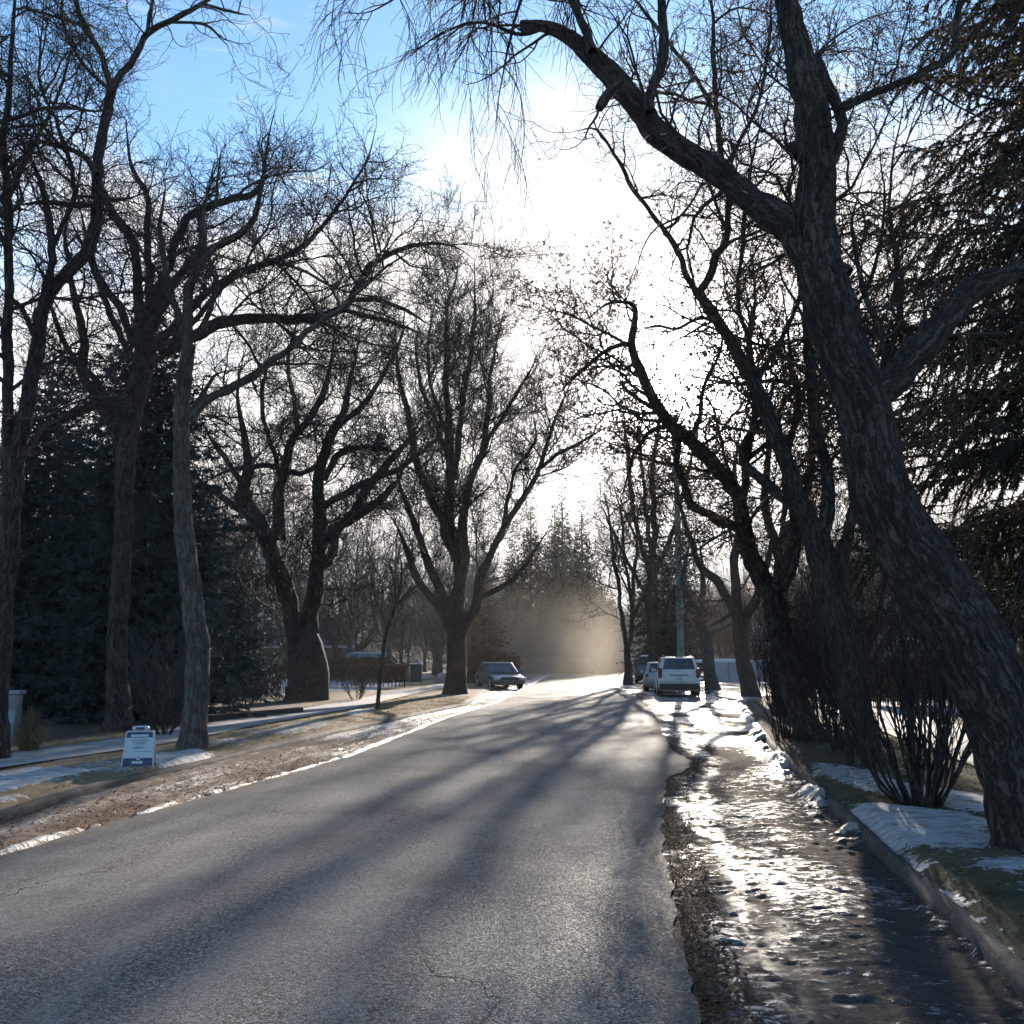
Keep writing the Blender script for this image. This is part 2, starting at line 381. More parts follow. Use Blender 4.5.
def z_vl(X, Y, T):
    d = c_AL(Y) - X; dk = X - c_KL(Y)
    rough = fbm(X * 8, Y * 5, o=4, seed=42); big = fbm(X * 1.9, Y * 0.45, o=3, seed=43); st = fbm(dk * 7, Y * 0.6, o=3, seed=44)
    edge = np.exp(-((d - 0.08) / (0.015 + 0.10 * fbm(Y * 4, Y * 0, o=3, seed=46) ** 1.5)) ** 2) * sstep(fbm(Y * 2.2, Y * 0, o=4, seed=45) + 0.25 * sstep(Y, 9, 14), 0.38, 0.56)
    z = -0.012 + 0.05 * (rough - 0.5) + 0.06 * (big - 0.45) + 0.035 * edge + 0.03 * (st - 0.5)
    q = sstep(d, -0.03, 0.06); z = z * q + (1 - q) * (-0.012)
    ice = 0.12 + 0.80 * edge * (0.45 + 0.55 * sstep(Y, 9, 16)) + 0.75 * (st - 0.42) + 0.5 * (big - 0.45) + 0.30 * sstep(Y, 14, 26)
    leafy = sstep(big, 0.55, 0.40) * sstep(Y, 26, 14) * 0.75 * (1 - edge)
    return z, {'ice': np.clip(ice, 0, 1), 'wet': sstep(big, 0.6, 0.75) * 0.25, 'leafy': leafy}
vl = sheet('parking_strip_left', lambda Y: c_KL(Y) - 0.02, lambda Y: c_AL(Y) + 0.2, ysamples(3, FAR, 0.04, 0.0045), 60, z_vl, M['verge_l']); tag(vl, kind='structure')

# --- kerbs (real 0.13 m steps, worn and dirty)
m, g, b, o = new_mat('kerb_concrete')
co = g.n('ShaderNodeTexCoord').outputs['Object']
n1 = g.noise(co, 2.5, 6, 0.65); n2 = g.noise(co, 40, 4, 0.7)
col = g.mix(g.step(n1, 0.36, 0.6), (0.085, 0.066, 0.056), (0.035, 0.026, 0.021)); col = g.mix(g.step(n2, 0.52, 0.72, 0, 0.6), col, (0.26, 0.24, 0.22))
g.set(b.inputs['Base Color'], col); b.inputs['Roughness'].default_value = 0.85; g.set(b.inputs['Normal'], g.bump(g.m('ADD', n1, n2), 0.7, 0.02))
M['kerb'] = m
def kerb(name, c, side, ya, yb):
    ys = ysamples(ya, yb, 0.06, 0.008)
    # profile: outward offset, height
    pr = [(-0.01, -0.12), (0.004, 0.030), (0.03, 0.065), (0.09, 0.078), (0.13, -0.1)]
    V = []
    for k_, (d, z) in enumerate(pr):
        nz = 0.045 * (fbm(ys * 1.3, ys * 0 + k_ * 3.1, seed=60 + k_) - 0.5) + 0.035 * (fbm(ys * 7, ys * 0 + k_, seed=66) - 0.5)
        V.append(np.stack([c(ys) + side * (d + nz * 0.9), ys, z + nz * (0.8 if z > 0.1 else 0) + 0 * ys], -1))
    V = np.stack(V, 1); n, q = V.shape[:2]
    i = np.arange(n - 1)[:, None] * q + np.arange(q - 1)[None, :]
    f = np.stack([i, i + q, i + q + 1, i + 1], -1).reshape(-1, 4)
    o = mk(name, V.reshape(-1, 3), f, M['kerb'], None, True); tag(o, kind='structure'); return o
kerb('kerb_right', c_KR, 1, 1.0, FAR); kerb('kerb_left', c_KL, -1, 3.0, FAR)

# --- lawns with thin old snow
def lawn_mat(name, dry, green):
    m, g, b, o = new_mat(name)
    co = g.n('ShaderNodeTexCoord').outputs['Object']
    sn = g.attr('snow'); so = g.attr('soil')
    f1 = g.noise(co, 13, 6, 0.72); f2 = g.noise(co, 90, 3, 0.7); f3 = g.noise(co, 1.1, 5, 0.6)
    gc = g.mix(g.step(f3, 0.38, 0.62), dry, green)
    gc = g.mix(g.step(f2, 0.3, 0.7, 0.0, 0.75), gc, tuple(c * 0.35 for c in dry))
    gc = g.mix(g.m('MULTIPLY', so, g.step(f1, 0.3, 0.5)), gc, (0.05, 0.033, 0.024))
    k = g.step(g.m('ADD', sn, g.m('MULTIPLY', g.m('SUBTRACT', f1, 0.5), 3.0)), 0.52, 0.64)
    sc = g.mix(g.step(f2, 0.3, 0.75), (0.34, 0.34, 0.36), (0.60, 0.60, 0.62))
    sc = g.mix(g.step(g.noise(g.scale(co, (1, 2.2, 1)), 4.5, 5, 0.7), 0.45, 0.60, 0, 0.8), sc, (0.20, 0.18, 0.15))
    sc = g.mix(g.step(f1, 0.5, 0.7, 0, 0.35), sc, (0.30, 0.28, 0.27))
    g.set(b.inputs['Base Color'], g.mix(k, gc, sc)); g.set(b.inputs['Roughness'], g.fmix(k, 0.95, 0.55)); b.inputs['Specular IOR Level'].default_value = 0.3
    g.set(b.inputs['Normal'], g.bump(g.m('ADD', g.m('MULTIPLY', f1, 0.8), g.m('ADD', g.m('MULTIPLY', f2, 0.35), g.m('MULTIPLY', k, 0.8))), 0.8, 0.035))
    return m
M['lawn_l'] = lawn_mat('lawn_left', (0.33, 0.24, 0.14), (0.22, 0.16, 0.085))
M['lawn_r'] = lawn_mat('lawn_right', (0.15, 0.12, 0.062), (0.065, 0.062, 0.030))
def blob(X, Y, cx, cy, rx, ry, s=0):
    n = fbm(X * 1.7 + s, Y * 1.1, o=4, seed=70 + s)
    return sstep(((X - cx) / rx) ** 2 + ((Y - cy) / ry) ** 2 + (n - 0.5) * 2.2, 1.15, 0.55)
def snow_left(X, Y):
    dk = c_KL(Y) - X
    s = 0.60 * sstep(fbm(X * 2.4, Y * 0.75, o=4, seed=80), 0.48, 0.66) * sstep(dk, 2.6, 1.0) * sstep(Y, 34, 22)
    a = G(20, 790); s = np.maximum(s, 0.95 * blob(X, Y, a[0], a[1], 0.7, 1.3, 1))
    a = G(190, 765); s = np.maximum(s, 0.9 * blob(X, Y, a[0], a[1], 0.75, 1.1, 2))
    a = G(120, 772); s = np.maximum(s, 0.62 * blob(X, Y, a[0], a[1], 0.6, 1.2, 3))
    a = G(60, 786); s = np.maximum(s, 0.85 * blob(X, Y, a[0] , a[1] + .4, 0.25, 0.4, 4))
    a = G(300, 733); s = np.maximum(s, 0.62 * blob(X, Y, a[0], a[1], 0.5, 2.4, 5))
    a = G(360, 716); s = np.maximum(s, 0.8 * blob(X, Y, a[0], a[1], 0.35, 2.0, 6))
    # snow-covered yards beyond the hedges
    s = np.maximum(s, sstep(X, -8.8, -10.0) * sstep(Y, 36, 41) * sstep(Y, 78, 64))
    s = np.maximum(s, sstep(X, -6.0, -7.0) * sstep(Y, 47, 50) * sstep(Y, 70, 60))
    s = np.maximum(s, 0.75 * sstep(fbm(X * 0.25, Y * 0.18, o=4, seed=81), 0.5, 0.6) * sstep(Y, 60, 90))
    return s
def z_ll(X, Y, T):
    dk = c_KL(Y) - X
    sn = snow_left(X, Y)
    sw = sstep(X, c_SF(Y) - 0.03, c_SF(Y) + 0.03) * sstep(X, c_SN(Y) + 0.03, c_SN(Y) - 0.03)
    z = 0.115 + 0.03 * (fbm(X * 2, Y * 1.2, seed=90) - 0.5) + 0.02 * (fbm(X * 9, Y * 9, seed=91) - 0.5) + sn * 0.06 * (0.3 + 0.9 * fbm(X * 5, Y * 4, seed=92))
    z = z * (1 - sw) + 0.04 * sw + sstep(dk, 4, 30) * 0.5 * (fbm(X * 0.05, Y * 0.05, seed=93))
    e = sstep(dk, 0.08, 0.26); z = z * e + 0.060 * (1 - e)
    soil = sstep(X, c_SF(Y) - 0.5, c_SF(Y) - 1.2) * sstep(Y, 46, 36) * 0.9
    return z, {'snow': sn, 'soil': soil}
lp = lambda t: 0.12 * t + 0.88 * t ** 3
kl_in = lambda Y: c_KL(Y) - 0.07
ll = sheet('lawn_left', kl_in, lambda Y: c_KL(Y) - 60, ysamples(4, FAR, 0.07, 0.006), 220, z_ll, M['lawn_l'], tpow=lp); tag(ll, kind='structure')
def snow_right(X, Y):
    dk = X - c_KR(Y)
    a = G(925, 828, 0.13); s = blob(X, Y, a[0], a[1], 1.0, 1.5, 11)
    a = G(880, 782, 0.13); s = np.maximum(s, 0.75 * blob(X, Y, a[0], a[1], 0.5, 2.2, 12))
    a = G(965, 800, 0.13); s = np.maximum(s, 0.95 * blob(X, Y, a[0], a[1], 0.5, 1.2, 13))
    s = np.maximum(s, 0.7 * sstep(fbm(X * 2.6, Y * 2.2, o=4, seed=101), 0.50, 0.62) * sstep(Y, 7.6, 6.2))
    s = np.maximum(s, 0.75 * sstep(fbm(X * 5, Y * 1.6, o=3, seed=102), 0.52, 0.64) * sstep(dk, 0.35, 0.1) * sstep(Y, 13, 9))
    s = np.maximum(s, 0.85 * sstep(fbm(X * 0.5, Y * 0.3, o=4, seed=103), 0.38, 0.5) * sstep(Y, 31, 34))
    s = np.maximum(s, 0.8 * sstep(Y, 26, 30) * sstep(Y, 36, 32) * sstep(dk, 4, 6))
    return s
R_SW0, R_SW1 = 2.5, 4.6
def z_lr(X, Y, T):
    dk = X - c_KR(Y); sn = snow_right(X, Y)
    sw = sstep(dk, R_SW0 - 0.03, R_SW0 + 0.03) * sstep(dk, R_SW1 + 0.03, R_SW1 - 0.03)
    z = 0.115 + 0.045 * (fbm(X * 1.6, Y * 1.2, seed=110) - 0.5) + 0.025 * (fbm(X * 9, Y * 9, seed=111) - 0.5) + sn * 0.03 * (0.6 + fbm(X * 5, Y * 4, seed=112))
    z = z * (1 - sw) + 0.04 * sw
    e = sstep(dk, 0.08, 0.26); z = z * e + 0.060 * (1 - e)
    return z, {'snow': sn * (1 - sw), 'soil': 0.75 * sstep(dk, 0.9, 0.2) * sstep(Y, 13, 20)}
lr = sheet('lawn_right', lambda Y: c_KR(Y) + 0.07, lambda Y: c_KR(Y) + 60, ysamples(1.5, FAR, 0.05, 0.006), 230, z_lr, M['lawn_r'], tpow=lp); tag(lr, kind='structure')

# --- sidewalks
m, g, b, o = new_mat('sidewalk_concrete')
co = g.n('ShaderNodeTexCoord').outputs['Object']
n1 = g.noise(co, 1.4, 6, 0.62); n2 = g.noise(co, 55, 4, 0.7)
col = g.mix(g.step(n1, 0.35, 0.65), (0.36, 0.34, 0.33), (0.24, 0.22, 0.205)); col = g.mix(g.step(n2, 0.45, 0.75, 0, 0.5), col, (0.10, 0.09, 0.085))
ar = g.attr('along'); fr = g.m('ABSOLUTE', g.m('SUBTRACT', g.m('FRACT', g.m('DIVIDE', ar, 1.5)), 0.5))
jt = g.step(fr, 0.490, 0.4955); col = g.mix(jt, col, (0.03, 0.027, 0.025))
g.set(b.inputs['Base Color'], col); b.inputs['Roughness'].default_value = 0.8; b.inputs['Specular IOR Level'].default_value = 0.35
g.set(b.inputs['Normal'], g.bump(g.m('SUBTRACT', g.m('ADD', g.m('MULTIPLY', n1, .4), g.m('MULTIPLY', n2, .3)), jt), 0.4, 0.01))
M['sidewalk'] = m
def z_sw(X, Y, T): return 0.128 + 0.008 * fbm(X * 0.6, Y * 0.5, seed=120), {'along': Y}
o = sheet('sidewalk_left', c_SF, c_SN, ysamples(4, FAR, 0.1, 0.01), 14, z_sw, M['sidewalk']); tag(o, kind='structure')
o = sheet('sidewalk_right', lambda Y: c_KR(Y) + R_SW0, lambda Y: c_KR(Y) + R_SW1, ysamples(4, FAR, 0.1, 0.01), 14, z_sw, M['sidewalk']); tag(o, kind='structure')

# far ground, to the horizon
m, g, b, o = new_mat('far_ground')
co = g.n('ShaderNodeTexCoord').outputs['Object']
k = g.step(g.noise(co, 0.05, 5), 0.45, 0.55)
g.set(b.inputs['Base Color'], g.mix(g.m('MULTIPLY', k, 0.5), (0.11, 0.085, 0.055), (0.5, 0.5, 0.52))); b.inputs['Roughness'].default_value = 0.95
gr = mk('ground', [(-600, -60, -0.16), (600, -60, -0.16), (600, 900, -0.16), (-600, 900, -0.16)], np.array([[0, 1, 2, 3]]), m); tag(gr, kind='structure')

# --- grass blades and leaf litter
def blades(name, xs, ys, zs, hmin, hmax, wd, mat, label, flat=0.6, seed=0, cat='grass'):
    r = np.random.default_rng(seed); n = len(xs)
    a = r.uniform(0, 2 * np.pi, n); hgt = r.uniform(hmin, hmax, n); w_ = wd * r.uniform(0.6, 1.3, n) * np.maximum(1, ys / 12)
    ln = r.uniform(0, flat, n) * hgt; la = r.uniform(0, 2 * np.pi, n)
    p = np.stack([xs, ys, zs], -1); s = np.stack([np.cos(a) * w_, np.sin(a) * w_, 0 * a], -1)
    tip = p + np.stack([np.cos(la) * ln * 1.5, np.sin(la) * ln * 1.5, hgt * (1 - 0.3 * r.random(n))], -1)
    v = np.stack([p - s, p + s, tip], 1).reshape(-1, 3); f = np.arange(3 * n).reshape(-1, 3)
    o = mk(name, v, f, mat); tag(o, label, cat, kind='stuff'); return o
def scatter(cA, d0, d1, ya, yb, n, seed, snowf, side):
    r = np.random.default_rng(seed); u = r.random(n); Y = ya * (yb / ya) ** u; d = d0 + (d1 - d0) * r.random(n)
    X = cA(Y) + side * d; k = snowf(X, Y) + 0.5 * (fbm(X * 9, Y * 9, seed=5) - 0.5) < 0.42 + 0.9 * (r.random(n) < 0.16)
    return X[k], Y[k]
X, Y = scatter(c_KL, 0.18, 4.6, 9, 42, 70000, 1, snow_left, -1)
k = ~((X > c_SF(Y)) & (X < c_SN(Y))) & ~(X < c_SF(Y) - 0.7); X, Y = X[k], Y[k]
blades('dry_grass', X, Y, X * 0 + 0.10, 0.02, 0.06, 0.004, M['straw'], 'flattened straw coloured winter grass along the left sidewalk', seed=2)
X, Y = scatter(c_KR, 0.18, 2.5, 4.5, 22, 60000, 3, snow_right, 1)
blades('winter_grass', X, Y, X * 0 + 0.10, 0.02, 0.055, 0.003, M['straw_green'], 'dull olive winter turf between right kerb and sidewalk', seed=4)
def litter(name, cA, side, d0, d1, ya, yb, n, size, label, seed, zf, mat='dead_leaf', keep=None):
    r = np.random.default_rng(seed); Y = ya * (yb / ya) ** r.random(n); d = d0 + (d1 - d0) * r.random(n) ** 1.3; X = cA(Y) + side * d
    if keep is not None: q = keep(X, Y); X, Y = X[q], Y[q]
    n = len(X); c = np.stack([X, Y, zf(X, Y)], -1); A = r.normal(size=(n, 3)) * (1, 1, .35); A /= np.linalg.norm(A, axis=1)[:, None]
    B = np.cross(A, r.normal(size=(n, 3)) * (.4, .4, 1)); B /= np.linalg.norm(B, axis=1)[:, None]
    s = size * r.uniform(.5, 1.3, n)[:, None]
    v = np.stack([c - A * s, c - B * s * .55, c + A * s, c + B * s * .55], 1).reshape(-1, 3)
    o = mk(name, v, np.arange(4 * n).reshape(-1, 4), M[mat]); tag(o, label, 'leaves', kind='stuff')
litter('leaf_litter', c_AR, 1, 0.02, 0.30, 3.5, 17, 5500, 0.014, 'dark brown leaf litter in a band along the right asphalt edge', 7, lambda X, Y: 0.0 * X + 0.004)
litter('leaf_litter', c_AL, -1, 0.05, 1.3, 8, 30, 3500, 0.018, 'brown leaf crumbs on the muddy strip beside the left kerb', 8, lambda X, Y: 0.0 * X + 0.018)
litter('leaf_litter', c_KR, 1, 0.1, 2.2, 5, 30, 4500, 0.018, 'scattered brown leaves on the turf behind the right kerb', 9, lambda X, Y: 0.0 * X + 0.15, keep=lambda X, Y: snow_right(X, Y) < 0.3)
# ------------------------------------------------------------------ tube and branch machinery (vectorised)
def nrm(a): return a / np.maximum(np.linalg.norm(a, axis=-1, keepdims=True), 1e-9)
def tubes(Pt, Rr, sides, bark=False, rough=0.0, seed=0, cap=True):
    """Pt (N,K,3), Rr (N,K) -> verts, quads, bark coordinates"""
    N, K = Pt.shape[:2]
    T = np.empty_like(Pt); T[:, 1:-1] = Pt[:, 2:] - Pt[:, :-2]; T[:, 0] = Pt[:, 1] - Pt[:, 0]; T[:, -1] = Pt[:, -1] - Pt[:, -2]; T = nrm(T)
    ref = np.where(np.abs(T[:, 0, 2:3]) > 0.9, np.array([[1., 0, 0]]), np.array([[0, 0, 1.]]))
    a = nrm(np.cross(T[:, 0], ref)); A = np.empty_like(Pt); A[:, 0] = a
    for k in range(1, K):
        a = a - T[:, k] * (a * T[:, k]).sum(-1, keepdims=True); a = nrm(a); A[:, k] = a
    B = np.cross(T, A)
    th = np.linspace(0, 2 * np.pi, sides, endpoint=False)
    c, s = np.cos(th), np.sin(th)
    L = np.concatenate([np.zeros((N, 1)), np.cumsum(np.linalg.norm(np.diff(Pt, axis=1), axis=-1), 1)], 1)
    bc = np.stack([Rr[:, :, None] * c, Rr[:, :, None] * s, np.repeat(L[:, :, None], sides, 2) + np.arange(N)[:, None, None] * 3.7], -1)
    RR = Rr[:, :, None] * np.ones(sides)
    if rough > 0:
        x, y, z = bc[..., 0], bc[..., 1], bc[..., 2]
        big = fbm(x * 3.0, y * 3.0, z * 0.7 + seed, o=3, seed=seed) - 0.5
        rid = np.abs(vnoise(x * 16, y * 16, z * 3.2, seed + 5) - 0.5) * 2
        rid2 = np.abs(vnoise(x * 30, y * 30, z * 6, seed + 6) - 0.5) * 2
        RR = RR * (1 + 0.30 * big * rough) + rough * (0.042 * (rid - 0.4) + 0.018 * (rid2 - 0.4)) * np.minimum(RR / 0.15, 1)
    V = Pt[:, :, None, :] + RR[..., None] * (A[:, :, None, :] * c[:, None] + B[:, :, None, :] * s[:, None])
    base = (np.arange(N) * K * sides)[:, None, None]; kk = (np.arange(K - 1) * sides)[None, :, None]; j = np.arange(sides)[None, None, :]; j2 = (j + 1) % sides
    f = np.stack([base + kk + j, base + kk + j2, base + kk + sides + j2, base + kk + sides + j], -1).reshape(-1, 4)
    return V.reshape(-1, 3), f, bc.reshape(-1, 3)
class Acc:
    def __init__(s): s.v, s.f, s.a, s.n = [], {}, [], 0
    def add(s, v, f, a=None):
        s.f.setdefault(f.shape[1], []).append(f + s.n); s.v.append(v); s.a.append(a if a is not None else v); s.n += len(v)
    def build(s, name, mat, parent=None, smooth=True, loc=None, bark=True):
        if not s.v: return None
        v = np.concatenate(s.v)
        if loc is not None: v = v - np.asarray(loc)
        return mk(name, v, [np.concatenate(x) for x in s.f.values()], mat, parent, smooth, {'bark': np.concatenate(s.a)} if bark else None)
def spline(pts, rr, step):
    pts = np.asarray(pts, float); rr = np.asarray(rr, float)
    if len(pts) == 2: pts = np.stack([pts[0], pts.mean(0), pts[1]]); rr = np.array([rr[0], rr.mean(), rr[1]])
    p = np.concatenate([[2 * pts[0] - pts[1]], pts, [2 * pts[-1] - pts[-2]]]); o, q = [], []
    for i in range(len(pts) - 1):
        a, b, c, d = p[i:i + 4]; n = max(2, int(np.ceil(np.linalg.norm(c - b) / step)))
        t = np.linspace(0, 1, n, endpoint=False)[:, None]
        o.append(0.5 * (2 * b + (c - a) * t + (2 * a - 5 * b + 4 * c - d) * t ** 2 + (3 * b - a - 3 * c + d) * t ** 3))
        q.append(rr[i] + (rr[i + 1] - rr[i]) * t[:, 0])
    o.append(pts[-1:]); q.append(rr[-1:])
    return np.concatenate(o), np.concatenate(q)
def resample(pts, rr, K):
    d = np.concatenate([[0], np.cumsum(np.linalg.norm(np.diff(pts, axis=0), axis=1))]); t = np.linspace(0, d[-1], K)
    return np.stack([np.interp(t, d, pts[:, i]) for i in range(3)], -1), np.interp(t, d, rr)
def spawn(PP, RR, r, spacing, tmin, lmin, lmax, lratio, ang, up, upk, wig, K, rmin, rr=0.6, flat=0.0, maxn=60, tip=True, droop=0.0, curl=0.0):
    """children along every parent: returns (M,K,3), (M,K)"""
    N, Kp = RR.shape; seg = np.linalg.norm(np.diff(PP, axis=1), axis=-1); L = seg.sum(1)
    cnt = np.clip(np.round(L * (1 - tmin) / spacing + r.uniform(-.4, .4, N)).astype(int), 1, maxn)
    idx = np.repeat(np.arange(N), cnt); st = np.concatenate([[0], np.cumsum(cnt)[:-1]]); j = np.arange(cnt.sum()) - np.repeat(st, cnt)
    t = tmin + (1 - tmin) * (j + r.uniform(0.05, 0.95, len(j))) / cnt[idx]
    if tip:
        last = (j == cnt[idx] - 1); t = np.where(last, 1.0, t)
    x = t * (Kp - 1); k0 = np.minimum(x.astype(int), Kp - 2); fr = (x - k0)[:, None]
    p0 = PP[idx, k0] * (1 - fr) + PP[idx, k0 + 1] * fr; T = nrm(PP[idx, k0 + 1] - PP[idx, k0]); rp = RR[idx, k0] * (1 - fr[:, 0]) + RR[idx, k0 + 1] * fr[:, 0]
    Mn = len(idx)
    q = nrm(np.cross(T, r.normal(size=(Mn, 3)))); 
    if flat: q[:, 2] *= (1 - flat); q = nrm(q)
    an = np.radians(ang) * r.uniform(0.6, 1.35, Mn); 
    if tip: an = np.where(last, an * 0.35, an)
    d = nrm(T * np.cos(an)[:, None] + q * np.sin(an)[:, None] + np.array([0, 0, up]))
    ln = np.clip(L[idx] * lratio * (1.0 - 0.5 * t) * r.uniform(0.55, 1.35, Mn), lmin, lmax)
    out = np.empty((Mn, K, 3)); out[:, 0] = p0; p = p0; sl = (ln / (K - 1))[:, None]
    cv = nrm(np.cross(d, r.normal(size=(Mn, 3)))) * curl
    for k in range(1, K):
        d = nrm(d + r.normal(size=(Mn, 3)) * wig + cv + np.array([0, 0, upk - droop * k / K])); p = p + d * sl; out[:, k] = p
    r0 = np.minimum(rp * r.uniform(0.55, 0.9, Mn), 0.004 + ln * 0.0115 * rr / 0.6); r0 = np.maximum(r0, rmin * 1.05)
    tt = np.linspace(0, 1, K)[None]
    R = np.maximum(r0[:, None] * (1 - 0.75 * tt), rmin)
    return out, R
def crown_fill(limbs, r, Y, acc, levels, cull=None, skip=0.25, tw=1.0, leaves=None):
    """limbs: list of (pts, radii) already splined. Adds levels of finer branches to acc."""
    rm = min(0.0065, 0.00023 * Y) * tw
    rs = [resample(p, q, max(8, min(60, len(p)))) for p, q in limbs]
    cur = None
    P0, Q0 = [], []
    lv = levels[0]
    for p, q in rs:
        a, b = spawn(p[None], q[None], r, rmin=rm * 1.6, **lv); P0.append(a); Q0.append(b)
    cur = (np.concatenate(P0), np.concatenate(Q0))
    for i, lv in enumerate(levels[1:] + [None]):
        sides = 6 if i == 0 else (4 if i == 1 else 3)
        if cull is not None:
            k = cull(cur[0]); cur = (cur[0][k], cur[1][k])
        v, f, b = tubes(cur[0], cur[1], sides); acc.add(v, f, b)
        if lv is None: break
        cur = spawn(cur[0], cur[1], r, rmin=rm * (1.25 if i < len(levels) - 2 else 1.0), **lv)
    return cur
def in_view(margin=90):
    """keep only branches that the picture or its near surroundings can show or whose shade can matter"""
    def f(A):
        c = A.mean(1); y = np.maximum(c[:, 1], 0.5)
        zz = (c[:, 2] - H); fwd = y * math.cos(TH) + zz * math.sin(TH); upv = -y * math.sin(TH) + zz * math.cos(TH)
        px = 512 + F * c[:, 0] / fwd; py = 512 - F * upv / fwd
        return (px > -margin) & (px < 1024 + margin) & (py > -margin * 1.5)
    return f
ELM = lambda s=1.0: [
    dict(spacing=0.62 * s, tmin=0.16, lmin=0.9 * s, lmax=3.4 * s, lratio=0.46, ang=56, up=0.05, upk=0.03, wig=0.20, K=9, curl=0.09),
    dict(spacing=0.26 * s, tmin=0.10, lmin=0.5 * s, lmax=1.8 * s, lratio=0.62, ang=56, up=0.03, upk=0.02, wig=0.24, K=7, curl=0.10),
    dict(spacing=0.17 * s, tmin=0.10, lmin=0.25 * s, lmax=0.85 * s, lratio=0.62, ang=58, up=0.05, upk=0.03, wig=0.26, K=5, curl=0.12),
    dict(spacing=0.125 * s, tmin=0.12, lmin=0.12 * s, lmax=0.38 * s, lratio=0.58, ang=55, up=0.05, upk=0.03, wig=0.22, K=4, curl=0.1)]
def seed_clusters(tw, r, n, size, acc):
    """small hanging bunches of dry leaves / keys on the twigs"""
    Pt = tw[0]; i = r.integers(0, len(Pt), n); c = Pt[i, -1]
    m = 4; c = np.repeat(c, m, 0) + r.normal(size=(n * m, 3)) * size * 0.7 - np.array([0, 0, size * 0.8]); N = len(c)
    A = nrm(r.normal(size=(N, 3)) * (0.6, 0.6, 1.2)); B = nrm(np.cross(A, r.normal(size=(N, 3)))); s = size * r.uniform(0.5, 1.2, N)[:, None]
    v = np.stack([c - A * s, c - B * s * .45, c + A * s, c + B * s * .45], 1).reshape(-1, 3)
    acc.add(v, np.arange(4 * N).reshape(-1, 4))
def traced_tree(name, label, Y, paths, levels, seed, bark='bark_dark', twig='twig', rough=1.0, sides=18, group=None, dys=None, cullm=None, tw=1.0, leaves=0, leafsize=0.035, flare=0.35, extra=None, cat='tree', tints=None, fill_trunk=0.72, switch=(), swl=None):
    """paths: first the trunk, then limbs, points (px, py, width px[, depth offset m])"""
    r = np.random.default_rng(seed)
    root = empty(name, P(paths[0][0][0], paths[0][0][1], Y)); root.location.z = 0.08
    tag(root, label, cat, group); loc = np.array(root.location)
    lim = []; fills = []
    for n, pth in enumerate(paths):
        d0 = pth[0][3] if len(pth[0]) > 3 else 0.0
        # limbs leave the picture plane: each bends towards or away from the viewer as it rises
        dy_end = (r.uniform(-1, 1) * 0.32 * abs(len(pth)) ** 0.5) if n else 0.0
        L_ = len(pth) - 1; pp, rr = [], []
        for k, q in enumerate(pth):
            d = q[3] if len(q) > 3 else d0 + dy_end * (k / L_) ** 1.3 * (Y / 14) ** 0.7
            pp.append(P(q[0], q[1], Y + d)); rr.append(q[2] / 2 * PS(q[0], q[1], Y + d))
        step = 0.05 if Y < 10 else (0.09 if Y < 22 else 0.22)
        p, q = spline(pp, rr, step)
        if n == 0:
            hgt = p[:, 2] - p[0, 2]; q = q * (1 + flare * np.exp(-np.maximum(hgt, 0) / (0.9 * q[0] + 0.08)))
            p = np.concatenate([[p[0] - np.array([0, 0, 0.3])], p]); q = np.concatenate([[q[0] * 1.1], q])
        s_arc = np.arange(len(q)) * step; kk = min(1.0, len(q) / 12)
        for ax in range(3): p[1:-1, ax] += ((fbm(s_arc / max(0.35, 5 * q[0]), s_arc * 0 + ax * 7.3 + n, o=3, seed=seed + 40) - 0.5) * q * (1.6 if n else 0.7) * kk * np.minimum(1, np.arange(len(q)) / 6.0))[1:-1]
        if n and pth[-1][2] <= 5:
            u = np.linspace(0, 1, len(q)); q = q * np.interp(u, [0, .7, 1], [1, 1, .35])
        acc = Acc(); big = q.max() * 1000 / Y
        sd_ = sides if big > 5 else 10
        if Y < 10 and big > 20: sd_ = 72
        v, f, b = tubes(p[None], q[None], sd_, rough=rough if big > 2.5 else 0.3, seed=seed + n)
        acc.add(v, f, b)
        # rounded end
        c = len(v) - sd_; tipc = v[-sd_:].mean(0) + nrm(p[-1] - p[-2]) * q[-1] * 0.5
        acc.add(np.concatenate([v[-sd_:], [tipc]]), np.array([[i, (i + 1) % sd_, sd_] for i in range(sd_)]), np.concatenate([b[-sd_:], [b[-1]]]))
        acc.build('trunk' if n == 0 else 'limb', M[bark], root, True, loc)
        fills.append((p, q) if n else (p[int(len(p) * fill_trunk):], q[int(len(p) * fill_trunk):]))
    acc = Acc()
    if switch:
        crown_fill([fills[i] for i in switch], r, Y, acc, swl, in_view(cullm) if cullm else None, tw=tw); fills = [x for i, x in enumerate(fills) if i not in switch]
    cur = crown_fill([x for x in fills if len(x[0]) > 2], r, Y, acc, levels, in_view(cullm) if cullm else None, tw=tw)
    acc.build('crown', M[twig], root, True, loc, bark=False)
    if leaves:
        a2 = Acc(); seed_clusters(cur, r, leaves, leafsize, a2); a2.build('dry_leaves', M['dead_leaf'], root, False, loc, bark=False)
    return root, loc

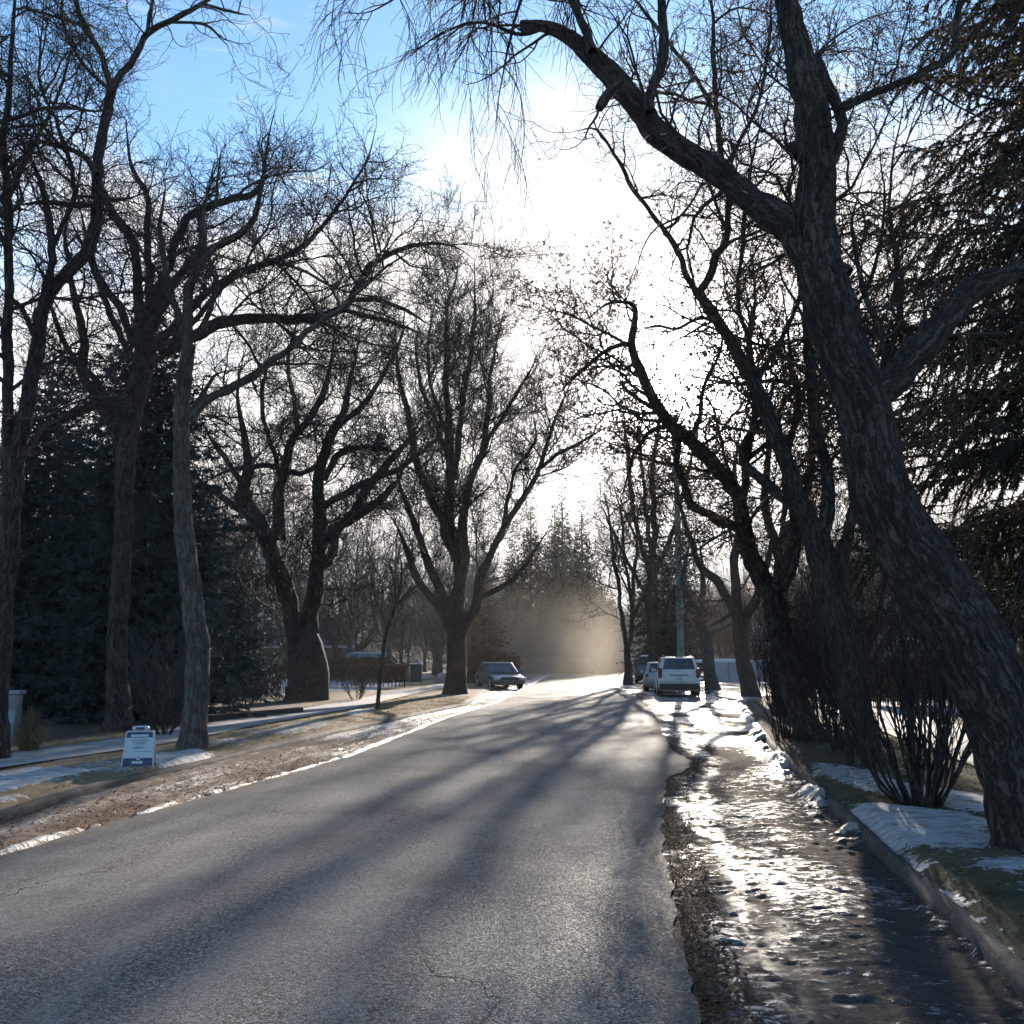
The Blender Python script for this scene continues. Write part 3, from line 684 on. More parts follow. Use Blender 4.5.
# ------------------------------------------------------------------ the leaning foreground tree
near_lv = [
    dict(spacing=0.30, tmin=0.12, lmin=0.8, lmax=2.8, lratio=0.46, ang=58, up=0.05, upk=0.03, wig=0.19, K=10, curl=0.08),
    dict(spacing=0.19, tmin=0.10, lmin=0.4, lmax=1.4, lratio=0.6, ang=56, up=0.03, upk=0.02, wig=0.22, K=8, curl=0.10),
    dict(spacing=0.14, tmin=0.10, lmin=0.18, lmax=0.6, lratio=0.6, ang=56, up=0.03, upk=0.02, wig=0.24, K=5, curl=0.12),
    dict(spacing=0.10, tmin=0.15, lmin=0.07, lmax=0.24, lratio=0.55, ang=52, up=0.03, upk=0.02, wig=0.2, K=4, curl=0.1)]
sw_lv = [
    dict(spacing=0.16, tmin=0.1, lmin=0.5, lmax=1.3, lratio=0.5, ang=55, up=0.0, upk=-0.03, wig=0.10, K=9, droop=0.14, curl=0.04),
    dict(spacing=0.13, tmin=0.1, lmin=0.3, lmax=0.8, lratio=0.6, ang=38, up=-0.1, upk=-0.05, wig=0.12, K=7, droop=0.16),
    dict(spacing=0.13, tmin=0.15, lmin=0.15, lmax=0.5, lratio=0.55, ang=40, up=-0.05, upk=-0.03, wig=0.13, K=5, droop=0.08)]
lean, lloc = traced_tree('leaning_tree', 'huge dark furrowed trunk leaning left from the snow patch at right, nearest tree', 8.3, [
    [(1050, 885, 84), (1026, 790, 80), (992, 698, 76), (961, 628, 74), (911, 550, 66), (884, 500, 60), (870, 455, 58), (860, 405, 54), (841, 350, 52), (825, 300, 48), (813, 250, 44), (812, 200, 40), (814, 150, 35), (809, 100, 31), (797, 50, 28), (788, 0, 24), (780, -70, 21), (776, -160, 18), (790, -300, 14), (780, -480, 9)],
    [(838, 285, 36), (806, 240, 34), (792, 222, 32), (760, 200, 27), (727, 180, 26), (677, 145, 26), (637, 105, 24), (602, 70, 22), (572, 38, 16), (545, 28, 12), (522, 26, 12)],
    [(868, 395, 34), (880, 386, 33), (912, 350, 30), (952, 310, 26), (987, 282, 24), (1024, 262, 20), (1100, 236, 16)],
    [(818, 168, 18), (836, 150, 15), (842, 124, 11), (836, 104, 11), (821, 76, 11), (817, 55, 8)],
    [(840, 108, 10), (850, 103, 10), (879, 91, 9), (918, 75, 8), (951, 55, 8), (956, 22, 7), (964, -20, 6), (980, -80, 4)],
    [(650, 112, 12), (648, 96, 11), (660, 65, 10), (664, 30, 10), (662, 0, 9), (664, -60, 7), (650, -120, 4)],
    [(592, 52, 11), (587, 36, 10), (577, 10, 9), (565, -20, 8), (540, -70, 5)],
    [(622, 84, 12), (610, 92, 11), (602, 103, 11), (599, 109, 8)],
    [(808, 158, 20), (797, 152, 18), (790, 149, 15), (789, 147, 10)],
    [(878, 398, 6), (884, 350, 6), (866, 300, 6), (858, 262, 5), (852, 225, 4), (862, 180, 2)],
    [(790, -60, 12), (830, -130, 11), (880, -190, 9), (940, -230, 6)],
    [(782, -90, 12), (740, -150, 11), (690, -190, 9), (620, -240, 7), (540, -250, 5)],
    [(600, -238, 6), (545, -160, 5), (500, -80, 4), (478, -10, 3), (466, 60, 2)],
    [(640, -235, 6), (590, -150, 5), (545, -60, 4), (515, 20, 3), (500, 90, 2), (494, 140, 1.5)],
    [(570, -248, 5), (500, -190, 4), (430, -110, 3), (390, -50, 3), (352, 5, 2)],
    [(565, -22, 5), (520, -40, 4), (460, -30, 4), (410, -10, 3), (370, 12, 2), (340, 12, 1.5)],
    [(545, 28, 4), (520, 34, 4), (480, 22, 3), (440, 34, 2.5), (405, 60, 2)],
], near_lv, 21, rough=1.0, cullm=260, twig='twig', tw=1.0, fill_trunk=0.66, switch=(12, 13, 14, 15, 16), swl=sw_lv)
# woodpecker holes on the upper stem
def ellipsoid(cx, rx, ry, rz, n=12, m=8):
    th = np.linspace(0, 2 * np.pi, n, endpoint=False); ph = np.linspace(0, np.pi, m)
    v = np.array([[cx[0] + rx * np.sin(p) * np.cos(t), cx[1] + ry * np.sin(p) * np.sin(t), cx[2] + rz * np.cos(p)] for p in ph for t in th])
    f = np.array([[i * n + j, (i + 1) * n + j, (i + 1) * n + (j + 1) % n, i * n + (j + 1) % n] for i in range(m - 1) for j in range(n)])
    return v, f
M['hole'] = simple('hole', (0.004, 0.004, 0.004), 1.0)
for hx, hy in ((820, 122), (822, 134)):
    c = P(hx, hy, 8.3) ; c[1] -= 0.5 * 33 * PS(hx, hy, 8.3)
    v, f = ellipsoid(c - lloc, 0.026, 0.03, 0.030); mk('hollow', v, f, M['hole'], lean, True)

traced_tree('street_tree', 'tall forked trunk just left of the leaning giant, shrub at its foot', 14.5, [
    [(866, 770, 31), (856, 715, 31), (847, 662, 30), (838, 612, 29), (825, 562, 28), (815, 530, 27)],
    [(815, 535, 22), (800, 500, 19), (792, 478, 17), (774, 440, 15), (762, 402, 14), (747, 376, 14), (727, 335, 13), (706, 306, 11), (695, 291, 10)],
    [(697, 294, 7), (686, 273, 6), (677, 253, 6), (658, 222, 5), (637, 195, 5), (615, 155, 4), (597, 130, 4), (577, 131, 2)],
    [(698, 293, 9), (704, 285, 9), (718, 256, 9), (727, 238, 7), (728, 190, 7), (724, 165, 6), (718, 120, 5), (714, 70, 5), (712, 10, 4), (700, -60, 3)],
    [(817, 540, 18), (824, 520, 15), (829, 478, 13), (821, 440, 12), (815, 402, 11), (812, 367, 11), (806, 300, 9), (812, 220, 8), (800, 120, 6), (790, 20, 4)],
    [(836, 592, 15), (849, 545, 13), (856, 505, 12), (862, 460, 10), (880, 400, 8), (900, 300, 6), (890, 200, 4), (905, 90, 3)],
    [(803, 512, 14), (791, 503, 13), (771, 487, 11), (752, 473, 9), (741, 456, 8), (752, 432, 7), (766, 414, 5), (775, 380, 4)],
    [(755, 392, 7), (762, 372, 6), (775, 350, 6), (795, 312, 5), (800, 270, 4), (790, 210, 3)],
    [(716, 322, 4), (700, 318, 4), (678, 328, 3), (656, 326, 3), (640, 330, 2)],
    [(752, 384, 6), (750, 340, 5), (738, 300, 4), (742, 250, 4), (748, 180, 3), (770, 90, 3)],
    [(724, 170, 5), (755, 110, 4), (768, 50, 3), (772, -20, 3)],
    [(720, 120, 4), (690, 70, 4), (650, 20, 4), (610, -30, 3)],
    [(814, 400, 5), (840, 340, 4), (870, 280, 4), (884, 220, 3), (880, 150, 3)],
], [dict(l) for l in near_lv[:3]] + [dict(near_lv[3], spacing=0.12)], 22, cullm=160, leaves=5500, leafsize=0.024, bark='bark_dark', sides=30, twig='twig_red')
traced_tree('street_tree', 'dark trunk bent left, third from the right edge, sun shining through its twigs', 18.8, [
    [(822, 749, 26), (803, 712, 25), (786, 662, 25), (775, 612, 25), (770, 588, 24)],
    [(770, 592, 20), (758, 570, 19), (748, 548, 18), (745, 520, 17), (740, 497, 15), (727, 481, 14), (706, 455, 14), (689, 437, 13), (668, 423, 12), (654, 402, 11), (639, 370, 10), (632, 344, 9), (636, 314, 8), (633, 303, 7), (618, 301, 5), (604, 305, 4), (585, 320, 3)],
    [(742, 502, 10), (745, 484, 9), (747, 455, 8), (753, 425, 7), (756, 400, 6), (748, 350, 5), (756, 300, 4), (750, 250, 3)],
    [(744, 535, 10), (733, 525, 10), (715, 517, 9), (695, 505, 9), (686, 484, 8), (677, 467, 7), (677, 443, 6), (668, 415, 5), (650, 395, 4), (630, 390, 2)],
    [(772, 594, 17), (784, 580, 14), (794, 547, 13), (797, 522, 12), (790, 500, 10), (786, 460, 8), (798, 410, 6), (790, 350, 5), (782, 290, 3)],
    [(632, 344, 6), (618, 345, 5), (600, 356, 4), (580, 372, 4), (560, 392, 3)],
    [(660, 412, 6), (640, 400, 5), (625, 388, 4), (618, 375, 3)],
    [(690, 437, 6), (700, 415, 5), (705, 385, 4), (720, 350, 3), (722, 310, 2)],
    [(748, 458, 6), (770, 440, 6), (778, 420, 4), (785, 390, 3)],
    [(668, 425, 6), (650, 432, 5), (636, 450, 4), (628, 475, 3), (622, 500, 2)],
], [dict(l) for l in near_lv[:3]] + [dict(near_lv[3], spacing=0.12)], 23, cullm=100, leaves=9000, leafsize=0.030, bark='bark_dark', sides=26, twig='twig_red')
traced_tree('street_tree', 'upright thick dark trunk standing directly behind the bent one', 27.5, [
    [(787, 718, 24), (784, 690, 22), (782, 660, 20), (780, 610, 17), (782, 560, 15)],
    [(782, 562, 12), (790, 530, 10), (806, 500, 8), (812, 450, 6), (808, 400, 4)],
    [(781, 564, 11), (772, 530, 9), (765, 490, 7), (770, 440, 6), (760, 390, 4)],
    [(782, 560, 8), (784, 520, 7), (786, 470, 5), (780, 420, 4)]], ELM(0.9), 24, cullm=60, twig='twig_red')
traced_tree('street_tree', 'brown trunk forking low above the snowbank beside the white estate car', 41, [
    [(751, 700, 17), (744, 663, 15), (740, 624, 15)],
    [(740, 628, 11), (735, 614, 10), (728, 601, 9), (718, 583, 9), (707, 573, 8), (696, 556, 7), (690, 540, 6), (680, 505, 4), (672, 470, 3)],
    [(740, 626, 11), (738, 600, 10), (736, 557, 9), (741, 515, 7), (735, 470, 5), (742, 420, 3)],
    [(741, 632, 11), (746, 616, 10), (752, 606, 9), (758, 590, 8), (768, 560, 6), (772, 520, 4)],
    [(733, 612, 5), (722, 619, 5), (710, 626, 4)]], ELM(1.15), 25, bark='bark_brown', cullm=60, twig='twig_red', leaves=1800, leafsize=0.035)
traced_tree('street_tree', 'short pale-barked trunk with crooked forks right behind the white estate car', 50, [
    [(713, 692, 13), (709, 670, 12), (706, 634, 12)],
    [(706, 636, 9), (699, 622, 8), (694, 609, 7), (687, 592, 7), (684, 570, 5), (690, 540, 4)],
    [(700, 622, 6), (702, 600, 6), (703, 575, 5), (700, 545, 4)],
    [(708, 636, 6), (716, 631, 5), (729, 625, 4), (737, 618, 3)]], ELM(1.2), 26, bark='bark_grey', cullm=60, twig='twig')
traced_tree('street_tree', 'slender multi-stemmed tree rising in front of the dark parked pickup', 66, [
    [(628, 683, 8), (627, 655, 7), (627, 645, 7)],
    [(627, 648, 5), (622, 620, 5), (620, 600, 4), (614, 557, 4), (609, 517, 3), (604, 490, 2)],
    [(628, 648, 5), (632, 628, 5), (632, 603, 4), (635, 565, 4), (637, 545, 3), (628, 520, 3), (618, 495, 2)],
    [(632, 610, 4), (625, 560, 3), (622, 520, 3), (612, 480, 2)],
    [(632, 620, 4), (645, 590, 3), (652, 570, 2), (660, 520, 2)]], ELM(1.5), 27, bark='bark_brown', cullm=60, twig='twig')

traced_tree('street_tree', 'dense fine-branched tree tangled round the utility pole above the hatchback', 60, [
    [(655, 688, 9), (652, 650, 9), (649, 610, 8), (650, 570, 7)],
    [(650, 575, 6), (640, 540, 5), (632, 500, 5), (628, 450, 4), (622, 405, 3)],
    [(650, 572, 6), (655, 530, 6), (652, 480, 5), (658, 430, 4), (660, 390, 3)],
    [(650, 585, 6), (668, 545, 5), (682, 500, 5), (692, 455, 4), (700, 420, 3)],
    [(649, 600, 4), (632, 570, 4), (612, 530, 3), (600, 500, 2)],
    [(652, 560, 5), (645, 500, 4), (640, 440, 3), (645, 400, 2)]], ELM(1.35), 28, bark='bark_brown', cullm=60, twig='twig_red', leaves=900, leafsize=0.05)

# ------------------------------------------------------------------ left side
traced_tree('street_tree', 'dark tree at the left picture edge, its long limb sweeping up to the corner', 15.5, [
    [(-5, 772, 23), (-2, 700, 22), (3, 600, 21), (8, 540, 20), (14, 480, 18), (20, 440, 17), (28, 400, 16), (37, 346, 15), (41, 310, 15)],
    [(40, 318, 13), (48, 295, 13), (61, 280, 13), (83, 256, 13), (97, 228, 12), (98, 200, 11), (98, 171, 10), (106, 122, 9), (112, 90, 9)],
    [(112, 92, 7), (104, 62, 6), (92, 36, 6), (76, 2, 5), (64, -50, 4)],
    [(112, 92, 8), (120, 74, 7), (133, 57, 7), (147, 35, 7), (176, 17, 6), (207, 0, 5), (235, -14, 4)],
    [(147, 35, 5), (150, 15, 4), (155, -30, 3)],
    [(170, 22, 3), (205, 25, 3), (222, 40, 2), (228, 46, 2)],
    [(200, 3, 3), (225, 10, 3), (250, 15, 2)],
    [(10, 520, 13), (5, 460, 11), (7, 400, 10), (6, 350, 10), (9, 290, 9), (8, 225, 9), (5, 150, 8), (10, 90, 6), (14, 0, 5), (20, -80, 3)],
    [(36, 350, 9), (44, 300, 8), (51, 250, 8), (46, 200, 7), (32, 163, 6), (12, 141, 4)],
    [(51, 250, 6), (62, 225, 5), (75, 190, 5), (60, 130, 4), (40, 80, 3), (44, 0, 3)],
    [(38, 345, 6), (22, 312, 6), (5, 292, 5)],
    [(18, 460, 10), (32, 444, 9), (49, 427, 9), (73, 415, 9), (100, 402, 9), (117, 399, 8), (140, 380, 6), (160, 350, 4)],
    [(97, 175, 7), (82, 155, 6), (55, 145, 5), (30, 142, 4), (5, 150, 3)],
    [(96, 205, 6), (75, 205, 6), (50, 203, 5), (20, 205, 4)],
    [(112, 92, 4), (80, 60, 3), (62, 20, 3), (66, -30, 2)],
    [(8, 200, 5), (30, 150, 4), (60, 90, 3), (75, 30, 2)],
], [dict(l) for l in near_lv], 31, cullm=110, bark='bark_dark', sides=24, tw=0.85)
traced_tree('street_tree', 'slim pale grey trunk in front of the spruces beside the sandwich board', 17.4, [
    [(192, 752, 25), (195, 700, 24), (196, 650, 24), (192, 600, 21), (184, 520, 18), (182, 450, 17), (185, 390, 15), (188, 345, 13)],
    [(188, 350, 11), (186, 315, 10), (192, 280, 9), (215, 250, 7), (240, 235, 5)],
    [(188, 352, 9), (180, 320, 8), (171, 290, 7), (160, 240, 6), (165, 190, 4)],
    [(190, 420, 9), (198, 409, 9), (212, 397, 9), (244, 381, 8), (280, 355, 7), (320, 322, 6), (350, 300, 5), (385, 268, 4), (420, 246, 3)],
    [(190, 412, 5), (203, 394, 5), (215, 376, 4), (225, 372, 3)],
    [(188, 345, 6), (205, 320, 6), (217, 285, 6), (205, 248, 5), (204, 212, 4), (215, 160, 3)],
], [dict(l) for l in near_lv], 32, cullm=60, bark='bark_grey', sides=24)
traced_tree('old_tree', 'broad purplish trunk half hidden among spruces, fan of limbs over the sidewalk', 21.5, [
    [(119, 722, 24), (118, 650, 20), (120, 600, 19), (122, 540, 18), (126, 480, 18), (132, 420, 19), (143, 360, 22), (147, 325, 20)],
    [(138, 345, 12), (137, 317, 11), (140, 285, 10), (137, 256, 9), (122, 224, 9), (108, 206, 8), (96, 170, 5), (100, 120, 3)],
    [(146, 330, 10), (151, 280, 8), (146, 244, 7), (148, 200, 6), (132, 166, 5), (126, 120, 3)],
    [(152, 328, 12), (156, 297, 11), (171, 254, 9), (185, 220, 8), (207, 207, 8), (230, 200, 7), (258, 188, 6), (266, 150, 4), (275, 110, 3)],
    [(156, 320, 9), (178, 280, 8), (200, 246, 8), (203, 212, 7), (215, 202, 5), (222, 150, 3)],
    [(156, 325, 9), (161, 297, 8), (202, 256, 8), (245, 231, 7), (262, 190, 5), (262, 140, 3)],
    [(158, 345, 10), (168, 332, 9), (210, 290, 8), (244, 271, 7), (290, 255, 6), (318, 232, 5), (342, 200, 4), (366, 160, 4), (376, 128, 2)],
    [(160, 352, 13), (176, 346, 12), (207, 327, 12), (232, 320, 11), (260, 318, 10), (300, 320, 9), (340, 310, 9), (356, 290, 8), (372, 265, 7), (415, 245, 6), (450, 245, 4), (475, 260, 2)],
    [(162, 350, 8), (195, 320, 6), (225, 285, 5), (260, 265, 4), (300, 270, 3), (340, 290, 3), (400, 300, 2)],
    [(134, 345, 9), (122, 312, 8), (98, 273, 6), (90, 250, 5), (78, 200, 3)],
    [(134, 360, 8), (120, 337, 7), (105, 302, 6), (90, 260, 5), (70, 220, 3)],
    [(124, 452, 12), (108, 415, 10, -0.2), (92, 390, 10, -0.4), (84, 375, 9, -0.5), (83, 340, 9, -0.5), (82, 320, 8, -0.5), (73, 290, 7, -0.6), (66, 240, 5, -0.8), (74, 190, 4, -1)],
    [(130, 430, 8), (110, 400, 8), (96, 380, 8), (70, 350, 6), (55, 320, 5), (40, 270, 4)],
    [(350, 300, 5), (375, 300, 5), (405, 310, 4), (430, 325, 3)],
    [(345, 310, 5), (372, 318, 5), (400, 325, 4), (425, 335, 3)],
], [dict(l) for l in ELM(0.82)], 33, cullm=60, bark='bark_dark', sides=22, tw=0.8)
traced_tree('old_tree', 'massive black twin trunk at the edge of the snowy yard, widest tree at left', 38, [
    [(306, 703, 40), (306, 670, 35), (305, 645, 31), (303, 630, 20)],
    [(297, 680, 20), (295, 632, 17), (284, 583, 18), (271, 555, 16), (258, 520, 14), (243, 500, 14), (247, 480, 12), (246, 456, 9), (241, 426, 8), (238, 390, 5), (246, 350, 3)],
    [(313, 680, 20), (309, 632, 17), (312, 590, 17), (316, 550, 15), (318, 510, 14), (320, 480, 12), (330, 440, 10), (345, 410, 8), (352, 370, 6), (360, 330, 4)],
    [(280, 540, 14), (279, 507, 12), (281, 481, 10), (292, 443, 9), (299, 431, 8), (322, 395, 7), (332, 350, 4), (338, 300, 3)],
    [(262, 530, 8), (243, 527, 7), (225, 528, 5), (205, 532, 2)],
    [(252, 518, 9), (231, 502, 8), (215, 490, 7), (200, 481, 4), (190, 460, 1.5)],
    [(322, 462, 6), (314, 468, 6), (300, 473, 6), (290, 470, 6), (264, 466, 6), (231, 470, 5), (205, 482, 4)],
    [(318, 548, 11), (324, 541, 11), (345, 522, 10), (363, 494, 9), (383, 469, 8), (405, 445, 6), (430, 420, 4)],
    [(320, 512, 8), (330, 502, 8), (358, 487, 7), (396, 469, 7), (434, 443, 5), (450, 420, 3)],
    [(322, 565, 11), (330, 556, 10), (337, 532, 10), (360, 515, 9), (383, 499, 8), (396, 480, 6), (410, 450, 4)],
    [(324, 480, 7), (338, 455, 7), (362, 448, 6), (385, 450, 5), (410, 452, 3)],
    [(250, 495, 7), (228, 462, 6), (212, 440, 4), (200, 420, 1.5)],
    [(282, 480, 6), (270, 440, 5), (262, 400, 5), (270, 350, 3)],
    [(298, 432, 5), (294, 400, 5), (288, 360, 4), (300, 310, 3)],
    [(334, 430, 6), (362, 405, 6), (384, 372, 5), (400, 340, 4), (405, 310, 3)],
], ELM(0.85), 34, cullm=60, bark='bark_dark', sides=22, flare=0.18)
traced_tree('street_tree', 'vase-shaped elm on the grassy corner just left of the dark parked car', 45, [
    [(455, 698, 23), (455, 680, 20), (455, 640, 19), (456, 622, 21)],
    [(453, 632, 12), (447, 622, 11), (440, 611, 10), (428, 595, 9), (416, 577, 8), (405, 545, 6), (395, 520, 4)],
    [(453, 630, 12), (445, 602, 10), (432, 575, 10), (424, 555, 8), (412, 520, 7), (402, 490, 6), (395, 460, 4)],
    [(457, 632, 16), (459, 600, 14), (458, 570, 13), (455, 535, 11), (450, 504, 11), (450, 455, 9), (448, 400, 7), (447, 358, 6), (446, 309, 5), (455, 284, 4), (459, 252, 2)],
    [(456, 560, 10), (446, 530, 10), (434, 504, 8), (416, 463, 8), (407, 416, 6), (399, 377, 5), (395, 330, 3)],
    [(454, 480, 7), (458, 440, 7), (463, 406, 6), (472, 340, 5), (475, 309, 4), (475, 260, 2)],
    [(460, 600, 11), (464, 560, 10), (464, 520, 9), (472, 480, 7), (485, 443, 6), (490, 382, 5), (497, 340, 3), (504, 310, 2)],
    [(461, 632, 12), (470, 614, 11), (477, 600, 10), (480, 578, 10), (487, 560, 8), (500, 535, 7), (516, 509, 6), (536, 475, 5), (551, 431, 4), (565, 397, 3), (575, 375, 2)],
    [(478, 598, 6), (494, 591, 6), (514, 577, 5), (529, 560, 4), (548, 530, 3)],
    [(538, 470, 4), (560, 453, 4), (585, 440, 3), (610, 425, 2)],
    [(474, 466, 5), (495, 430, 5), (510, 405, 4), (528, 375, 3), (536, 360, 2)],
    [(502, 532, 5), (508, 500, 4), (516, 470, 3), (535, 440, 3), (533, 415, 2)],
    [(452, 470, 6), (435, 420, 5), (420, 380, 4), (415, 330, 3)],
    [(449, 440, 5), (432, 390, 4), (428, 340, 3), (436, 300, 2)],
], [dict(l, upk=l['upk'] + .07, up=.14, ang=l['ang'] * .95) for l in ELM(1.0)], 35, cullm=60, bark='bark_brown', sides=20, twig='twig', leaves=700, leafsize=0.05)
traced_tree('young_tree', 'thin dark sapling standing alone on the strip between sidewalk and kerb', 31, [
    [(377, 712, 4.5), (380, 680, 4.5), (383, 655, 4.5), (387, 630, 4.5), (395, 607, 4)],
    [(395, 608, 3), (400, 590, 2.5), (402, 570, 2), (398, 545, 1.5)], [(395, 608, 3), (410, 590, 2.5), (421, 582, 2), (430, 560, 1.3)],
    [(388, 628, 2.5), (376, 600, 2), (370, 575, 1.5)], [(396, 604, 2.5), (394, 580, 2), (388, 555, 1.5)]],
    ELM(0.7), 36, bark='bark_dark', twig='twig')
# ------------------------------------------------------------------ background bare trees (built once per kind, then copied)
def copy_tree(root, loc, rz, s, label=None, group=None, tilt=0.0):
    c = root.copy(); COL.objects.link(c); c.location = loc; c.rotation_euler = (tilt, 0, rz); c.scale = (s, s, s)
    if label: c['label'] = label
    if group: c['group'] = group
    for ch in root.children:
        d = ch.copy(); COL.objects.link(d); d.parent = c
    return c
def auto_tree(name, label, loc, height, girth, fork, nl, spread, seed, levels, bark, twig, group=None, tw_r=60):
    r = np.random.default_rng(seed); root = empty(name, loc); tag(root, label, 'tree', group)
    acc = Acc(); limbs = []
    n = 7; z = np.linspace(-0.3, fork, n); wob = np.cumsum(r.normal(size=(n, 2)) * 0.05 * fork / 3, 0)
    p = np.column_stack([wob, z]); q = girth / 2 * (1.0 - 0.22 * z / fork) * (1 + 0.4 * np.exp(-np.maximum(z, 0) / 0.5))
    p, q = spline(p, q, 0.3); v, f, b = tubes(p[None], q[None], 12, rough=0.8, seed=seed); acc.add(v, f, b)
    for k in range(nl):
        a = 2 * np.pi * (k + r.uniform(-.25, .25)) / nl; sp = spread * r.uniform(0.5, 1.15) * (0.35 if k == 0 else 1); top = height * r.uniform(0.75, 1.0)
        z0 = fork * r.uniform(0.75, 1.0); m_ = 7; t = np.linspace(0, 1, m_)
        rad_ = sp * (t ** 0.75) + 0; zz = z0 + (top - z0) * (t ** 1.15)
        pp = np.column_stack([p[-1, 0] * 1 + np.cos(a) * rad_, p[-1, 1] + np.sin(a) * rad_, zz]); pp[1:-1, :] += r.normal(size=(m_ - 2, 3)) * 0.045 * height / 3
        qq = girth / 2 * r.uniform(0.42, 0.62) * (1 - t) ** 0.85 + 0.012
        a_, b_ = spline(pp, qq, 0.35); v, f, b = tubes(a_[None], b_[None], 8, rough=0.4, seed=seed + k); acc.add(v, f, b); limbs.append((a_, b_))
    acc.build('trunk', M[bark], root)
    acc = Acc(); crown_fill(limbs, r, tw_r, acc, levels); acc.build('crown', M[twig], root, bark=False)
    return root
BG = lambda s: [
    dict(spacing=0.70 * s, tmin=0.1, lmin=0.9, lmax=3.8, lratio=0.42, ang=52, up=0.12, upk=0.06, wig=0.18, K=6),
    dict(spacing=0.30 * s, tmin=0.1, lmin=0.45, lmax=1.8, lratio=0.6, ang=52, up=0.08, upk=0.04, wig=0.22, K=5),
    dict(spacing=0.19 * s, tmin=0.12, lmin=0.2, lmax=0.8, lratio=0.6, ang=52, up=0.06, upk=0.04, wig=0.22, K=4)]
GB = 'bare trees crowding the distance behind the left hedges'
GR = 'bare trees in the hazy distance behind the right-hand yards'
LB = 'one of the dense bare trees massed behind the left hedges, mid-distance'
LR = 'one of the sunlit brown bare trees massed behind the right-hand yards'
kinds = [auto_tree('bare_tree', LB, (-16, 62, 0), 15, 0.5, 2.6, 6, 4.0, 51, BG(1.0), 'bark_far', 'twig_grey', GB),
         auto_tree('bare_tree', LB, (-11.5, 72, 0), 13, 0.42, 3.4, 5, 3.0, 52, BG(1.05), 'bark_far', 'twig_grey', GB),
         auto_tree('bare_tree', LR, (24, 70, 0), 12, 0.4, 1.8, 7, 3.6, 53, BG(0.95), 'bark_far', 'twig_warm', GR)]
spots_l = [(-13.5, 88), (-21, 96), (-26, 92), (-11, 108), (-4.5, 104), (-6.5, 88), (-34, 92), (-40, 80), (-19, 62), (-20.5, 70), (-14, 80), (-9.5, 86), (-24, 82), (-8.0, 66), (-18, 92), (-7.5, 98), (-28, 66), (-12.5, 100), (-33, 78), (-22, 104), (-3.5, 92), (-30, 52), (-38, 60), (-5.5, 78), (-16.5, 74), (-2, 112), (-10, 116)]
for i, (x, y) in enumerate(spots_l): copy_tree(kinds[i % 2], (x, y, 0.05), random.uniform(0, 6.28), random.uniform(0.75, 1.05), LB, GB)
spots_r = [(22, 72), (17, 92), (24, 64), (32, 78), (27, 95), (37, 74), (36, 56), (45, 60), (21, 100), (34, 104), (18, 66), (21, 58), (29, 60), (26, 80), (34, 72), (20, 84), (38, 62), (15.5, 98), (31, 92), (24, 105), (42, 84), (33, 50), (17.5, 76), (40, 48), (28, 68)]
for i, (x, y) in enumerate(spots_r): copy_tree(kinds[2], (x, y, 0.05), random.uniform(0, 6.28), random.uniform(0.6, 1.0), LR, GR)
L2 = 'one of the faint bare street trees closing off the far bend of the road'
G2 = 'faint bare trees at the far bend of the road'
for i, (x, y) in enumerate([(13.2, 100), (15.0, 118), (11.0, 135), (4, 150), (19, 140), (-1, 138), (24, 128)]):
    copy_tree(kinds[(i + 1) % 3], (x, y, 0.05), random.uniform(0, 6.28), random.uniform(0.7, 1.0), L2, G2)

